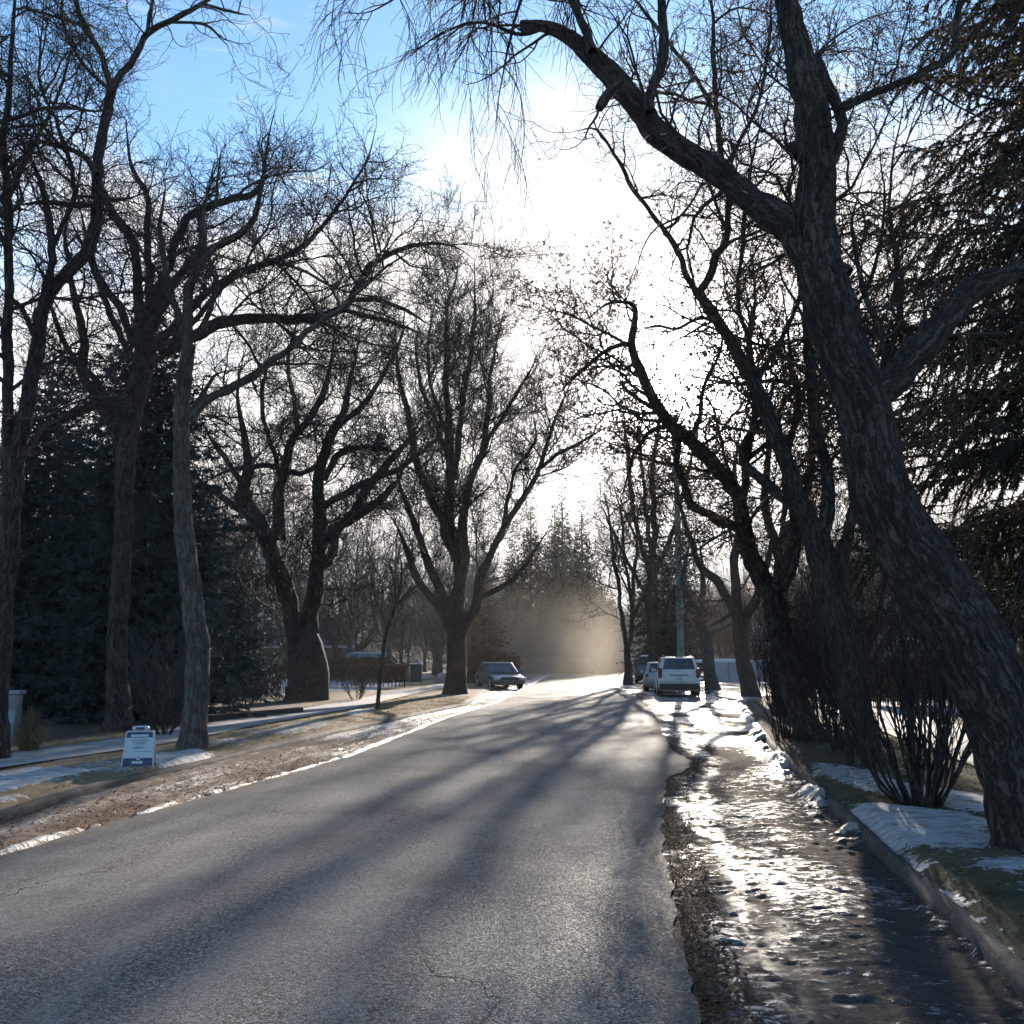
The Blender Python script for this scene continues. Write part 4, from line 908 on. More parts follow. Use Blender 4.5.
# ------------------------------------------------------------------ spruces
def spruce(name, label, loc, Ht, Rb, z0, whorl, nb, seed, mat='needle', dens=1.0, nsize=0.10, power=0.85, droop=0.5, cat='spruce', group=None, az=None, cones=0, sec=0.20, tipup=0.25, hang=0.5, jit=0.3):
    r = np.random.default_rng(seed); root = empty(name, loc); tag(root, label, cat, group)
    acc = Acc(); z = np.linspace(-0.3, Ht, 14); p = np.column_stack([r.normal(size=14) * 0.02, r.normal(size=14) * 0.02, z]); q = np.maximum(0.016 * Ht * (1 - z / Ht) ** 0.9, 0.02)
    v, f, b = tubes(p[None], q[None], 12, rough=0.5, seed=seed); acc.add(v, f, b); acc.build('trunk', M['bark_brown'], root)
    zs = np.arange(z0, Ht - 0.15, whorl); bz, ba = [], []
    for k, zz in enumerate(zs):
        n = max(3, int(nb * (1 if zz < Ht * .8 else .7)))
        aa = 2 * np.pi * (np.arange(n) + r.uniform(-.3, .3, n)) / n + k * 1.1
        if az is not None: aa = aa[np.cos(aa - az[0]) > az[1]]
        ba += list(aa); bz += list(zz + r.uniform(-jit, jit, len(aa)) * whorl)
    bz, ba = np.array(bz), np.array(ba); N = len(bz); t_ = np.clip(bz / Ht, 0, 1)
    L = Rb * np.maximum(0.03, (1 - t_)) ** power * r.uniform(0.72, 1.12, N); K = 9
    el = np.radians(-8 + 34 * t_ + r.normal(size=N) * 3)
    P_ = np.empty((N, K, 3)); P_[:, 0] = np.stack([0 * bz, 0 * bz, bz], -1); out = np.stack([np.cos(ba), np.sin(ba)], -1); cur = P_[:, 0].copy(); side = np.stack([-out[:, 1], out[:, 0]], -1); bend = r.normal(size=N) * 0.05
    for k in range(1, K):
        s_ = k / (K - 1); e = el - droop * np.sin(s_ * np.pi * 0.8) * (1 - t_) ** 0.6 * 0.9 + tipup * s_ ** 2 * 1.3
        d = np.column_stack([out * np.cos(e)[:, None] + side * (bend * s_)[:, None], np.sin(e)]); cur = cur + d * (L / (K - 1))[:, None]; P_[:, k] = cur
    R_ = np.maximum(0.010 * L[:, None] * (1 - 0.85 * np.linspace(0, 1, K)[None]), 0.004)
    acc = Acc(); v, f, b = tubes(P_, R_, 5); acc.add(v, f, b)
    S, SR = spawn(P_, R_, r, sec, 0.12, 0.12, Rb * 0.30, 0.36, 52, -0.05, -0.05 * hang, 0.06, 4, 0.0035, flat=0.75, droop=hang * 0.35)
    v, f, b = tubes(S, SR, 3); acc.add(v, f, b)
    acc.build('boughs', M['twig'], root, bark=False)
    # needle sprays: slim kinked blades round the branchlets, most pointing outward and down
    allP = np.concatenate([S, P_[:, [2, 4, 6, 8]]]); seg = np.linalg.norm(np.diff(S, axis=1), axis=-1).sum(1)
    cnt = np.maximum(2, (seg / 0.028 * dens * 0.10 / nsize).astype(int)); idx = np.repeat(np.arange(len(S)), cnt); n = len(idx)
    t = r.random(n) * 2.999; k0 = t.astype(int); fr = (t - k0)[:, None]; c = S[idx, k0] * (1 - fr) + S[idx, k0 + 1] * fr; T = nrm(S[idx, k0 + 1] - S[idx, k0])
    d = nrm(T * 0.8 + r.normal(size=(n, 3)) * 0.75 + np.array([0, 0, -0.35 * hang])); s = nsize * r.uniform(0.6, 1.3, n)[:, None]
    w_ = nrm(np.cross(d, r.normal(size=(n, 3)))) * s * 0.13
    v = np.stack([c - w_, c + w_, c + d * s], 1).reshape(-1, 3); a2 = Acc(); a2.add(v, np.arange(3 * n).reshape(-1, 3)); a2.build('foliage', M[mat], root, False, bark=False)
    if cones:
        i = r.integers(0, len(P_), cones); k = r.integers(3, 9, cones); c = P_[i, k] + r.normal(size=(cones, 3)) * .12 - np.array([0, 0, .06]); a3 = Acc()
        pp = np.stack([c + [0, 0, .04], c, c - [0, 0, .045], c - [0, 0, .085]], 1); rr_ = np.tile([0.006, 0.017, 0.016, 0.004], (cones, 1)); v, f, b = tubes(pp, rr_, 6); a3.add(v, f, b); a3.build('cones', M['needle_brown'], root, bark=False)
    return root
spruce('tall_spruce', 'huge spruce filling the right edge, shaggy drooping boughs hung with brown cones', (10.6, 15.5, 0), 24, 6.0, 3.4, 0.70, 13, 61, 'needle_dark', dens=3.2, nsize=0.10, jit=0.10, power=0.55, droop=0.42, az=(math.pi + 0.35, -0.35), cones=1200, sec=0.10, hang=1.7)
spruce('spruce', 'browner spruce with ragged lower boughs behind the leaning trunk', (15.5, 22, 0), 15, 4.2, 1.0, 0.42, 11, 62, 'needle_brown', dens=2.2, nsize=0.15, power=0.6, hang=0.9)
spruce('blue_spruce', 'largest dark blue spruce at left, touching the ground behind the grey trunk', (-10.0, 26.5, 0), 12.3, 3.4, 0.1, 0.26, 17, 63, 'needle_blue', dens=3.0, nsize=0.16, power=0.72, droop=0.35)
spruce('blue_spruce', 'dark spruce just left of the largest one, leaning on its boughs', (-13.0, 27.5, 0), 10.6, 3.3, 0.1, 0.28, 16, 64, 'needle_blue', dens=2.8, nsize=0.17, power=0.72, droop=0.35)
spruce('blue_spruce', 'near-black spruce at the far left edge beyond the pale utility box', (-14.6, 24.5, 0), 9.0, 3.2, 0.1, 0.30, 15, 65, 'needle_blue', dens=2.6, nsize=0.17, power=0.7, droop=0.3)
spruce('blue_spruce', 'small frosty blue spruce between the grey trunk and the black twin trunk', (-10.9, 40, 0), 6.6, 2.3, 0.1, 0.26, 13, 66, 'needle_blue', dens=2.6, nsize=0.19, power=0.8, droop=0.25)
spruce('spruce', 'green spruce partly hidden behind the small frosty blue one', (-14.5, 46, 0), 10.0, 3.0, 0.2, 0.34, 12, 67, 'needle', dens=2.4, nsize=0.24, power=0.85)
G3 = 'dark spruces at the far end of the road'; L3 = 'one of the dark spruces clustered in dusty haze at the far end of the road'
fs = spruce('spruce', L3, (8.3, 118, 0), 20.5, 4.6, 0.3, 0.55, 11, 68, 'needle', dens=1.8, nsize=0.42, power=0.8, sec=0.28, group=G3)
for x, y, s in [(5.2, 122, 1.0), (2.4, 128, 1.1), (11.0, 126, 0.6), (0.0, 118, 0.82), (13.6, 138, 0.6), (6.8, 134, 1.22), (-3.6, 124, 0.9), (9.6, 146, 0.85), (17.5, 132, .55)]:
    copy_tree(fs, (x, y, 0), random.uniform(0, 6.28), s, L3, G3)
spruce('spruce', 'tall narrow spruce standing behind the utility pole', (10.9, 76, 0), 17.5, 2.8, 0.8, 0.5, 10, 69, 'needle', dens=1.8, nsize=0.30, power=0.7, sec=0.24)
spruce('spruce', 'slightly shorter spruce right of the utility pole, dimmed by haze', (14.6, 88, 0), 15, 3.2, 0.6, 0.5, 10, 70, 'needle', dens=1.8, nsize=0.34, power=0.8, sec=0.26)
spruce('spruce', 'stubby evergreen beside the elm, just above the dark parked car', (-1.8, 66, 0), 6.5, 2.4, 0.2, 0.34, 11, 71, 'needle_brown', dens=1.8, nsize=0.24, power=0.8)

# ------------------------------------------------------------------ shrubs
def shrub(name, label, loc, n, Ht, spread, base, girth, seed, mat='twig', lv=None, cat='shrub', group=None, curve=0.6):
    r = np.random.default_rng(seed); root = empty(name, loc); tag(root, label, cat, group)
    a = r.uniform(0, 2 * np.pi, n); rr = np.sqrt(r.random(n)); K = 9; t = np.linspace(0, 1, K)[None]
    R_ = base * rr[:, None] + spread * (rr[:, None] * 0.85 + 0.15) * t ** curve; h = Ht * r.uniform(0.7, 1.0, n)[:, None] * (1 - 0.15 * rr[:, None])
    P_ = np.stack([np.cos(a)[:, None] * R_, np.sin(a)[:, None] * R_, t * h - 0.03], -1); P_[:, 1:] += np.cumsum(r.normal(size=(n, K - 1, 3)) * 0.022 * Ht / 2, 1)
    q = girth / 2 * r.uniform(0.6, 1.1, n)[:, None] * (1 - 0.75 * t); acc = Acc(); v, f, b = tubes(P_, q, 7, rough=0.2); acc.add(v, f, b); acc.build('stems', M['bark_dark'], root)
    lv = lv or [dict(spacing=0.20, tmin=0.12, lmin=0.25, lmax=1.0, lratio=0.4, ang=32, up=0.35, upk=0.10, wig=0.10, K=6, rmin=0.003),
                dict(spacing=0.13, tmin=0.12, lmin=0.12, lmax=0.5, lratio=0.55, ang=35, up=0.25, upk=0.08, wig=0.12, K=4, rmin=0.0022),
                dict(spacing=0.11, tmin=0.15, lmin=0.06, lmax=0.22, lratio=0.5, ang=38, up=0.2, upk=0.05, wig=0.12, K=3, rmin=0.0018)]
    acc = Acc(); cur = (P_, q)
    for i, l in enumerate(lv):
        cur = spawn(cur[0], cur[1], r, **l); v, f, b = tubes(cur[0], cur[1], 4 if i == 0 else 3); acc.add(v, f, b)
    acc.build('twigs', M[mat], root, bark=False); return root, cur
bl = G(921, 808, 0.1)
shrub('bare_shrub', 'black vase-shaped bare shrub rising from the snow beside the leaning trunk', (bl[0], bl[1], 0.1), 44, 3.0, 0.88, 0.17, 0.040, 81, curve=0.72, lv=[
    dict(spacing=0.34, tmin=0.15, lmin=0.3, lmax=1.1, lratio=0.42, ang=30, up=0.35, upk=0.10, wig=0.10, K=6, rmin=0.004),
    dict(spacing=0.24, tmin=0.15, lmin=0.15, lmax=0.5, lratio=0.55, ang=35, up=0.25, upk=0.08, wig=0.12, K=4, rmin=0.003)])
bl = G(824, 752, 0.1)
shrub('bare_shrub', 'thin tangled bare shrub between the two middle right-hand trunks', (bl[0] + .1, 19.5, 0.1), 26, 3.1, 0.55, 0.22, 0.030, 82, curve=0.8)
rt, cur = shrub('leafy_shrub', 'dense dark shrub keeping shrivelled leaves, behind the black vase-shaped one', (5.5, 16.8, 0.1), 20, 3.5, 0.5, 0.25, 0.03, 83, curve=0.7)
a2 = Acc(); seed_clusters(cur, np.random.default_rng(3), 2600, 0.022, a2); a2.build('shrivelled_leaves', M['needle_brown'], rt, False, bark=False)
rt, cur = shrub('leafy_shrub', 'low dark evergreen shrub behind the second and third trunks at right', (6.9, 22.5, 0.1), 40, 3.0, 0.9, 0.3, 0.03, 84)
a2 = Acc(); seed_clusters(cur, np.random.default_rng(4), 5200, 0.026, a2); a2.build('leaves', M['needle'], rt, False, bark=False)
def twigbush(name, label, loc, n, h, sp, seed, mat='twig', cat='shrub', group=None):
    lv = [dict(spacing=0.16, tmin=0.1, lmin=0.12, lmax=0.5, lratio=0.45, ang=42, up=0.2, upk=0.05, wig=0.14, K=4, rmin=0.006), dict(spacing=0.12, tmin=0.1, lmin=0.08, lmax=0.25, lratio=0.5, ang=42, up=0.1, upk=0.05, wig=0.14, K=3, rmin=0.005)]
    return shrub(name, label, loc, n, h, sp, 0.12, 0.03, seed, mat, lv, cat, group)[0]
twigbush('bare_shrub', 'small leggy bare shrub against the snowy yard, right of the black twin trunk', G(357, 700, .1), 14, 1.2, 0.6, 91)
twigbush('bare_shrub', 'low bare shrub left of the black twin trunk, in front of snow', G(283, 703, .1), 16, 1.3, 0.55, 92)
twigbush('bare_shrub', 'scraggly bare shrub at the foot of the small blue spruce', G(247, 706, .1), 16, 1.2, 0.6, 93)
twigbush('bare_shrub', 'pale tangled shrub at the base of the largest blue spruce', (-7.9, 23.6, .1), 30, 1.5, 0.8, 94, 'twig_grey')
twigbush('bare_shrub', 'twiggy shrub leaning out of the spruces beside the slim grey trunk', (-6.9, 20.3, .1), 14, 2.3, 0.8, 95, 'twig_grey')

def hedge(name, label, x0, x1, Y, yd, h, seed, leg=0.35, angle=0.0):
    """clipped leafless hedge: a dense band of twigs and leaves on many stems"""
    r = np.random.default_rng(seed); L = x1 - x0; root = empty(name, ((x0 + x1) / 2, Y, 0.08), angle); tag(root, label, 'hedge')
    n = int(L * 12); bx = r.uniform(-L / 2, L / 2, n); by = r.uniform(-yd / 2, yd / 2, n) * .6; K = 5; t = np.linspace(0, 1, K)
    P_ = np.empty((n, K, 3)); P_[:, :, 0] = bx[:, None] + r.normal(size=(n, 1)) * .12 * t; P_[:, :, 1] = by[:, None] * (1 + t) ; P_[:, :, 2] = -0.05 + t * (h - .1); P_[:, 1:] += r.normal(size=(n, K - 1, 3)) * .03
    acc = Acc(); v, f, b = tubes(P_, np.full((n, K), 0.014), 4); acc.add(v, f, b)
    m_ = int(L * yd * h * 1300); c = np.column_stack([r.uniform(-L / 2, L / 2, m_), r.uniform(-yd / 2, yd / 2, m_), leg + (h - leg) * r.random(m_) ** 0.8]); c[:, 2] = np.minimum(c[:, 2], h - 0.04 + 0.05 * fbm(c[:, 0] * 2, c[:, 1] * 2, seed=seed))
    d = nrm(r.normal(size=(m_, 3)) + [0, 0, .4]); Pt = np.stack([c, c + d * .09, c + d * .17 + r.normal(size=(m_, 3)) * .03], 1); v, f, b = tubes(Pt, np.full((m_, 3), 0.006), 3); acc.add(v, f, b)
    acc.build('branches', M['twig'], root, bark=False)
    m_ = int(L * yd * h * 3400); c = np.column_stack([r.uniform(-L / 2, L / 2, m_), r.uniform(-yd / 2, yd / 2, m_) * (1 + .15 * r.normal(size=m_)), leg + (h - leg) * r.random(m_) ** 0.7]); c = c[fbm(c[:, 0] * 3, c[:, 1] * 3, c[:, 2] * 3, seed=seed) > 0.40 - 0.25 * (c[:, 2] > h - .3)]
    m_ = len(c); A = nrm(r.normal(size=(m_, 3))); B = nrm(np.cross(A, r.normal(size=(m_, 3)))); s = 0.045 * r.uniform(.6, 1.3, m_)[:, None]
    v = np.stack([c - A * s, c - B * s * .5, c + A * s, c + B * s * .5], 1).reshape(-1, 3); a2 = Acc(); a2.add(v, np.arange(4 * m_).reshape(-1, 4)); a2.build('dry_leaves', M['hedge'], root, False, bark=False)
    return root
hedge('clipped_hedge', 'square-cut brown hedge between the black twin trunk and the elm, snow at its foot', -10.2, -5.6, 54.5, 1.1, 1.30, 101, 0.45)
hedge('clipped_hedge', 'brown hedge on bare stems in front of snow, left of the black twin trunk', -13.0, -9.4, 45.5, 0.9, 1.28, 102, 0.75)
hedge('clipped_hedge', 'lower greyish hedge in the second row behind the square-cut one', -14.0, -7.6, 64, 1.1, 1.62, 103, 0.5)
hedge('clipped_hedge', 'faint hedge across the end of the road beneath the far spruces', -1.5, 9.0, 112, 1.2, 1.7, 104, 0.3)
hedge('clipped_hedge', 'reddish hedge running behind the dark parked car', -4.6, 0.5, 72, 1.0, 1.75, 105, 0.3)
hedge('clipped_hedge', 'dark hedge beyond the right sidewalk, seen through the black vase-shaped shrub', 11.5, 19.0, 33, 1.2, 1.7, 106, 0.2)
# ornamental grass tuft by the utility box
r = np.random.default_rng(9); n = 420; a = r.uniform(0, 2 * np.pi, n); q = r.random(n); c0 = G(28, 752, .1); base = np.column_stack([c0[0] + np.cos(a) * .12 * q, c0[1] + np.sin(a) * .12 * q, 0 * a + .08])
h = r.uniform(.3, .75, n); mid = base + np.column_stack([np.cos(a) * .30 * q, np.sin(a) * .30 * q, h * (1.1 - .5 * q)]); tip = mid + np.column_stack([np.cos(a) * .3 * q, np.sin(a) * .3 * q, -.15 * q]); s = np.column_stack([-np.sin(a), np.cos(a), 0 * a]) * .004
v = np.stack([base - s, base + s, mid + s, mid - s, tip], 1); v = v - np.array([c0[0], c0[1], 0]); i = np.arange(n)[:, None] * 5
o = mk('grass_tuft', v.reshape(-1, 3), [i + np.array([[0, 1, 2, 3]]), i + np.array([[3, 2, 4]])], M['straw']); o.location = (c0[0], c0[1], 0); tag(o, 'dry arching ornamental grass clump beside the pale utility box', 'grass clump')

# far-off wood that closes the horizon: one grey-brown mass of twigs
def far_wood(name, label, segs, n, hmin, hmax, mat, seed):
    r = np.random.default_rng(seed); pts = []
    a, b = np.array(segs[0], float), np.array(segs[1], float); u = r.random(n); p = a + (b - a) * u[:, None]
    p = p + r.normal(size=(n, 2)) * [3, 6]; top = hmin + (hmax - hmin) * fbm(p[:, 0] * 0.12, p[:, 1] * 0.12, o=4, seed=seed) ** 1.0 * 1.3
    z = top * r.random(n) ** 0.75; c = np.column_stack([p, z]); d = nrm(r.normal(size=(n, 3)) * [.7, .5, .7] + [0, 0, .5]); s = r.uniform(.35, 1.1, n)[:, None]; w_ = nrm(np.cross(d, r.normal(size=(n, 3)))) * s * .05
    v = np.stack([c - w_, c + w_, c + d * s], 1).reshape(-1, 3); o = mk(name, v, np.arange(3 * n).reshape(-1, 3), M[mat]); tag(o, label, 'wood', kind='stuff')
far_wood('distant_wood', 'grey-brown mass of distant bare woodland closing the view at left', ((-130, 120), (-6, 150)), 130000, 5, 13, 'twig_grey', 5)
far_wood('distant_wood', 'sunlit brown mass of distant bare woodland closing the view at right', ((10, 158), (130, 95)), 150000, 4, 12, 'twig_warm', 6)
far_wood('distant_wood', 'low distant scrub behind the spruces at the far end of the street', ((-30, 165), (45, 165)), 60000, 3, 8, 'twig_grey', 7)
# ------------------------------------------------------------------ small solids
class MB:
    def __init__(s): s.v, s.f = [], []
    def raw(s, v, f): n = len(s.v); s.v += [tuple(map(float, x)) for x in v]; s.f += [[i + n for i in q] for q in f]; return s
    def box(s, c, d, rz=0.0, taper=1.0, rx=0.0):
        v = []
        for z in (-.5, .5):
            k = taper if z > 0 else 1
            for x, y in ((-.5, -.5), (.5, -.5), (.5, .5), (-.5, .5)): v.append(Vector((x * d[0] * k, y * d[1] * k, z * d[2])))
        mt = Matrix.Rotation(rz, 3, 'Z') @ Matrix.Rotation(rx, 3, 'X'); v = [mt @ q + Vector(c) for q in v]
        return s.raw(v, [(3, 2, 1, 0), (4, 5, 6, 7), (0, 1, 5, 4), (1, 2, 6, 5), (2, 3, 7, 6), (3, 0, 4, 7)])
    def prism(s, poly, a, b, ax=0):
        """poly in the two other axes, extruded along axis ax from a to b"""
        n = len(poly); v = []
        for t in (a, b):
            for p in poly: q = [p[0], p[1]]; q.insert(ax, t); v.append(q)
        return s.raw(v, [list(range(n))[::-1], [n + i for i in range(n)]] + [(i, (i + 1) % n, n + (i + 1) % n, n + i) for i in range(n)])
    def cyl(s, p0, p1, r0, r1=None, n=20, cap=True):
        r1 = r0 if r1 is None else r1; v, f, b = tubes(np.array([[p0, p1]], float), np.array([[r0, r1]], float), n); m0 = len(s.v)
        s.raw(v, f.tolist())
        if cap: s.f += [[m0 + i for i in range(n)][::-1], [m0 + n + i for i in range(n)]]
        return s
    def quadp(s, a, b, c, d, th=0.006):
        """thin pane from 4 corners"""
        a, b, c, d = map(Vector, (a, b, c, d)); nn = (b - a).cross(d - a).normalized() * th
        return s.raw([a, b, c, d, a + nn, b + nn, c + nn, d + nn], [(3, 2, 1, 0), (4, 5, 6, 7), (0, 1, 5, 4), (1, 2, 6, 5), (2, 3, 7, 6), (3, 0, 4, 7)])
    def build(s, name, mat, parent=None, bevel=0.0, smooth=False, seg=2):
        o = mk(name, s.v, s.f, mat, parent, smooth)
        bm = bmesh.new(); bm.from_mesh(o.data); bmesh.ops.recalc_face_normals(bm, faces=bm.faces); bm.to_mesh(o.data); bm.free()
        if bevel:
            m = o.modifiers.new('bevel', 'BEVEL'); m.width = bevel; m.segments = seg; m.limit_method = 'ANGLE'; m.angle_limit = rad(30)
        return o
def lp3(a, b, t): return Vector(a) * (1 - t) + Vector(b) * t
M['glass'] = simple('car_glass', (0.018, 0.022, 0.026), 0.06, 0, 0.1, 2, 0.8)
M['tyre'] = simple('tyre', (0.018, 0.017, 0.017), 0.85, 0, 0.2, 20)
M['rim'] = simple('rim', (0.35, 0.35, 0.36), 0.35, 0.8, 0.15, 12)
M['trim'] = simple('black_trim', (0.022, 0.021, 0.021), 0.6, 0, 0.2, 10)
M['tail'] = simple('tail_lens', (0.14, 0.012, 0.010), 0.2, 0, 0.1, 10)
M['lamp'] = simple('clear_lens', (0.55, 0.55, 0.55), 0.12, 0.2, 0.1, 10)
M['plate'] = simple('number_plate', (0.42, 0.42, 0.44), 0.5, 0, 0.05)
M['snow'] = simple('snow', (0.78, 0.79, 0.81), 0.6, 0, 0.06, 9)
def paint(name, col, dirt=(0.12, 0.095, 0.075), met=0.0):
    m, g, b, o = new_mat(name); co = g.n('ShaderNodeTexCoord').outputs['Object']; s3 = g.n('ShaderNodeSeparateXYZ'); g.set(s3.inputs[0], co)
    n = g.noise(co, 3.0, 5, 0.65)
    k = g.step(g.m('ADD', s3.outputs[2], g.m('MULTIPLY', n, -0.5)), 0.55, 0.05, 0.08, 0.85)   # road salt and mud thrown up along the sills
    g.set(b.inputs['Base Color'], g.mix(k, col, dirt)); g.set(b.inputs['Roughness'], g.fmix(k, 0.28, 0.8)); b.inputs['Metallic'].default_value = met; b.inputs['Coat Weight'].default_value = 0.25
    return m
def car(name, label, loc, rz, col, L=4.5, Wd=1.8, Ht=1.45, kind='sedan', cat='car', snow=False, met=0.2, roofcol=None, belt=0.62):
    """front of the car towards -Y; parts: body, cabin, windows, wheels (> tyre, rim), lamps, bumpers, mirrors, plate"""
    root = empty(name, loc, rz); tag(root, label, cat); pm = paint(name + '_paint', col, met=met)
    hw = Wd / 2; zb = 0.24; zbelt = Ht * belt
    pro = {'sedan': [(-.5, .36), (-.492, .56), (-.44, .66), (-.22, .94), (0, 1.0), (.30, 1.0), (.46, .97), (.495, .80), (.5, .5)],
           'wagon': [(-.5, .36), (-.492, .58), (-.45, .74), (-.24, .96), (0, 1.0), (.35, 1.0), (.485, 1.0), (.497, .80), (.5, .5)],
           'pickup': [(-.5, .40), (-.495, .74), (-.47, .88), (-.27, .98), (0, 1.0), (.15, 1.0), (.20, 1.0), (.495, 1.0), (.5, .5)]}[kind]
    ys = [p[0] * L for p in pro]; zt = [zb + (zbelt - zb) * p[1] for p in pro]
    rings = []
    for y, z in zip(ys, zt):
        e = abs(y) / (L / 2); wv = hw * (1 - 0.10 * max(0, (e - 0.80) / 0.20) ** 2 * 1.0)
        rings.append([(wv * .92, y, zb), (wv, y, zb + .14), (wv * 1.0, y, zb + (z - zb) * .6), (wv * .965, y, z - .05 * (z - zb)), (wv * .86, y, z), (0, y, z + .02 * (1 if abs(y) > L * .2 else 0)),
                      (-wv * .86, y, z), (-wv * .965, y, z - .05 * (z - zb)), (-wv, y, zb + (z - zb) * .6), (-wv, y, zb + .14), (-wv * .92, y, zb)])
    n = len(rings[0]); v = [q for r_ in rings for q in r_]; f = [(i * n + j, i * n + (j + 1) % n, (i + 1) * n + (j + 1) % n, (i + 1) * n + j) for i in range(len(rings) - 1) for j in range(n)]
    f += [list(range(n))[::-1], [(len(rings) - 1) * n + j for j in range(n)]]
    MB().raw(v, f).build('body', pm, root, 0.03)
    cb = {'sedan': (-.26, .44, -.07, .26), 'wagon': (-.28, .485, -.10, .445), 'pickup': (-.30, .12, -.13, .085)}[kind]
    y0, y1, y2, y3 = [q * L for q in cb]; z0 = zbelt - .02; z1 = Ht; wb, wt = hw * .93, hw * .74
    A = [(-wb, y0, z0), (wb, y0, z0), (wb, y1, z0), (-wb, y1, z0)]; B = [(-wt, y2, z1), (wt, y2, z1), (wt, y3, z1), (-wt, y3, z1)]
    MB().raw(A + B, [(3, 2, 1, 0), (4, 5, 6, 7), (0, 1, 5, 4), (1, 2, 6, 5), (2, 3, 7, 6), (3, 0, 4, 7)]).build('cabin', pm if not roofcol else paint(name + '_roof', roofcol), root, 0.05, seg=3)
    def pane(nm, a, b, c, d, u0, u1, w0=.14, w1=.86):
        q = lambda u, w_: lp3(lp3(a, b, u), lp3(d, c, u), w_)
        p4 = [q(u0, w0), q(u1, w0), q(u1, w1), q(u0, w1)]; nn = (p4[1] - p4[0]).cross(p4[3] - p4[0]).normalized() * .004
        MB().quadp(*[x + nn for x in p4], th=.008).build(nm, M['glass'], root)
    pane('windshield', A[0], A[1], B[1], B[0], .07, .93); pane('rear_window', A[2], A[3], B[3], B[2], .08, .92, .2 if kind == 'wagon' else .12, .88)
    for s_, (a, b, c, d) in ((1, (A[1], A[2], B[2], B[1])), (-1, (A[3], A[0], B[0], B[3]))):
        for u0, u1 in (((.10, .36), (.40, .66), (.70, .92)) if kind == 'wagon' else ((.16, .47), (.51, .80)) if kind == 'sedan' else ((.16, .52), (.56, .88))):
            if s_ < 0: u0, u1 = 1 - u1, 1 - u0
            pane('side_window', a, b, c, d, u0, u1, .10, .86)
    wr = .33 if kind == 'sedan' else .37
    for sx in (-1, 1):
        for wy in (-.315 * L, .30 * L):
            w_ = empty('wheel', (sx * (hw - .11), wy, wr)); w_.parent = root
            MB().cyl((-.115, 0, 0), (.115, 0, 0), wr, n=28).build('tyre', M['tyre'], w_, .02)
            MB().cyl((sx * .10, 0, 0), (sx * .124, 0, 0), wr * .62, n=20).build('rim', M['rim'], w_, .008)
            MB().cyl((sx * (hw - .06), wy, wr + .02), (sx * (hw + .004), wy, wr + .02), wr + .055, n=24).build('wheel_arch', M['trim'], root)
        MB().box((sx * (hw * .80), -L / 2 + .05, zt[1] - .04), (.34, .16, .15)).build('headlight', M['lamp'], root, .03)
        hgt = .42 if kind == 'wagon' else .16
        MB().box((sx * (hw * .885), L / 2 - .05, zbelt - .10 + (.06 if kind == 'wagon' else 0)), (.17, .14, hgt)).build('tail_light', M['tail'], root, .02)
        MB().box((sx * (hw + .07), -.17 * L, zbelt + .06), (.20, .10, .13)).build('mirror', pm, root, .03)
        MB().box((sx * (hw * .99), -.03 * L, zbelt - .14), (.03, .18, .03)).build('door_handle', M['trim'], root)
    MB().box((0, -L / 2 - .02, .40), (Wd * .92, .14, .22)).build('front_bumper', pm if kind == 'sedan' else M['trim'], root, .04)
    MB().box((0, L / 2 + .02, .44), (Wd * .93, .16, .24)).build('rear_bumper', pm if kind == 'sedan' else M['trim'], root, .04)
    MB().box((0, -L / 2 - .0, .60), (Wd * .50, .05, .14)).build('grille', M['trim'], root, .01)
    MB().box((0, L / 2 + .012, .78), (.31, .02, .16)).build('number_plate', M['plate'], root)
    if kind == 'wagon':
        for sx in (-1, 1): MB().cyl((sx * wt * .88, y2 + .2, z1 + .05), (sx * wt * .88, y3 - .1, z1 + .05), .018, n=8).box((sx * wt * .88, y2 + .25, z1 + .02), (.03, .06, .06)).box((sx * wt * .88, y3 - .15, z1 + .02), (.03, .06, .06)).build('roof_rail', M['trim'], root)
        MB().box((0, L / 2 + .004, zbelt - .13), (Wd * .44, .02, .035)).build('tailgate_handle', M['trim'], root)
    if snow:
        r = np.random.default_rng(len(label)); gx, gy = np.meshgrid(np.linspace(-1, 1, 15), np.linspace(0, 1, 21), indexing='ij')
        X = gx * wt * .92; Y = y2 + .05 + (y3 - y2 - .1) * gy; e = np.minimum(np.minimum(1 - np.abs(gx), .4) / .4, np.minimum(np.minimum(gy, 1 - gy) * 4, 1)); Z = z1 - .012 + .10 * e ** .5 * (0.4 + 1.0 * fbm(X * 2, Y * 2, seed=7))
        i = np.arange(14)[:, None] * 21 + np.arange(20)[None]; mk('roof_snow', np.stack([X, Y, Z], -1).reshape(-1, 3), np.stack([i, i + 21, i + 22, i + 1], -1).reshape(-1, 4), M['snow'], root, True)
    return root
zc = 0.012
car('estate_car', 'white estate car with roof rails and muddy bumper parked on the right, rear view', (7.55, 46.6, zc), rad(180 - 6), (0.62, 0.62, 0.63), 4.6, 1.86, 1.72, 'wagon', met=0.0)
car('hatchback', 'pale grey car peeking out left of the white estate car, parked just ahead of it', (7.80, 53.2, zc), rad(180 - 6), (0.34, 0.37, 0.39), 4.2, 1.76, 1.48, 'sedan')
bpy.data.objects['hatchback'].name = 'parked_car'
car('pickup', 'dark blue-grey pickup with snowy roof, farther up the row at right', (10.1, 74.5, zc), rad(180 - 9), (0.06, 0.065, 0.08), 5.4, 1.98, 1.86, 'pickup', cat='pickup truck', snow=True)
car('parked_car', 'red vehicle with snow on its roof, farthest in the right-hand row', (12.3, 86, zc), rad(180 - 9), (0.30, 0.02, 0.02), 4.8, 1.9, 2.05, 'wagon', snow=True)
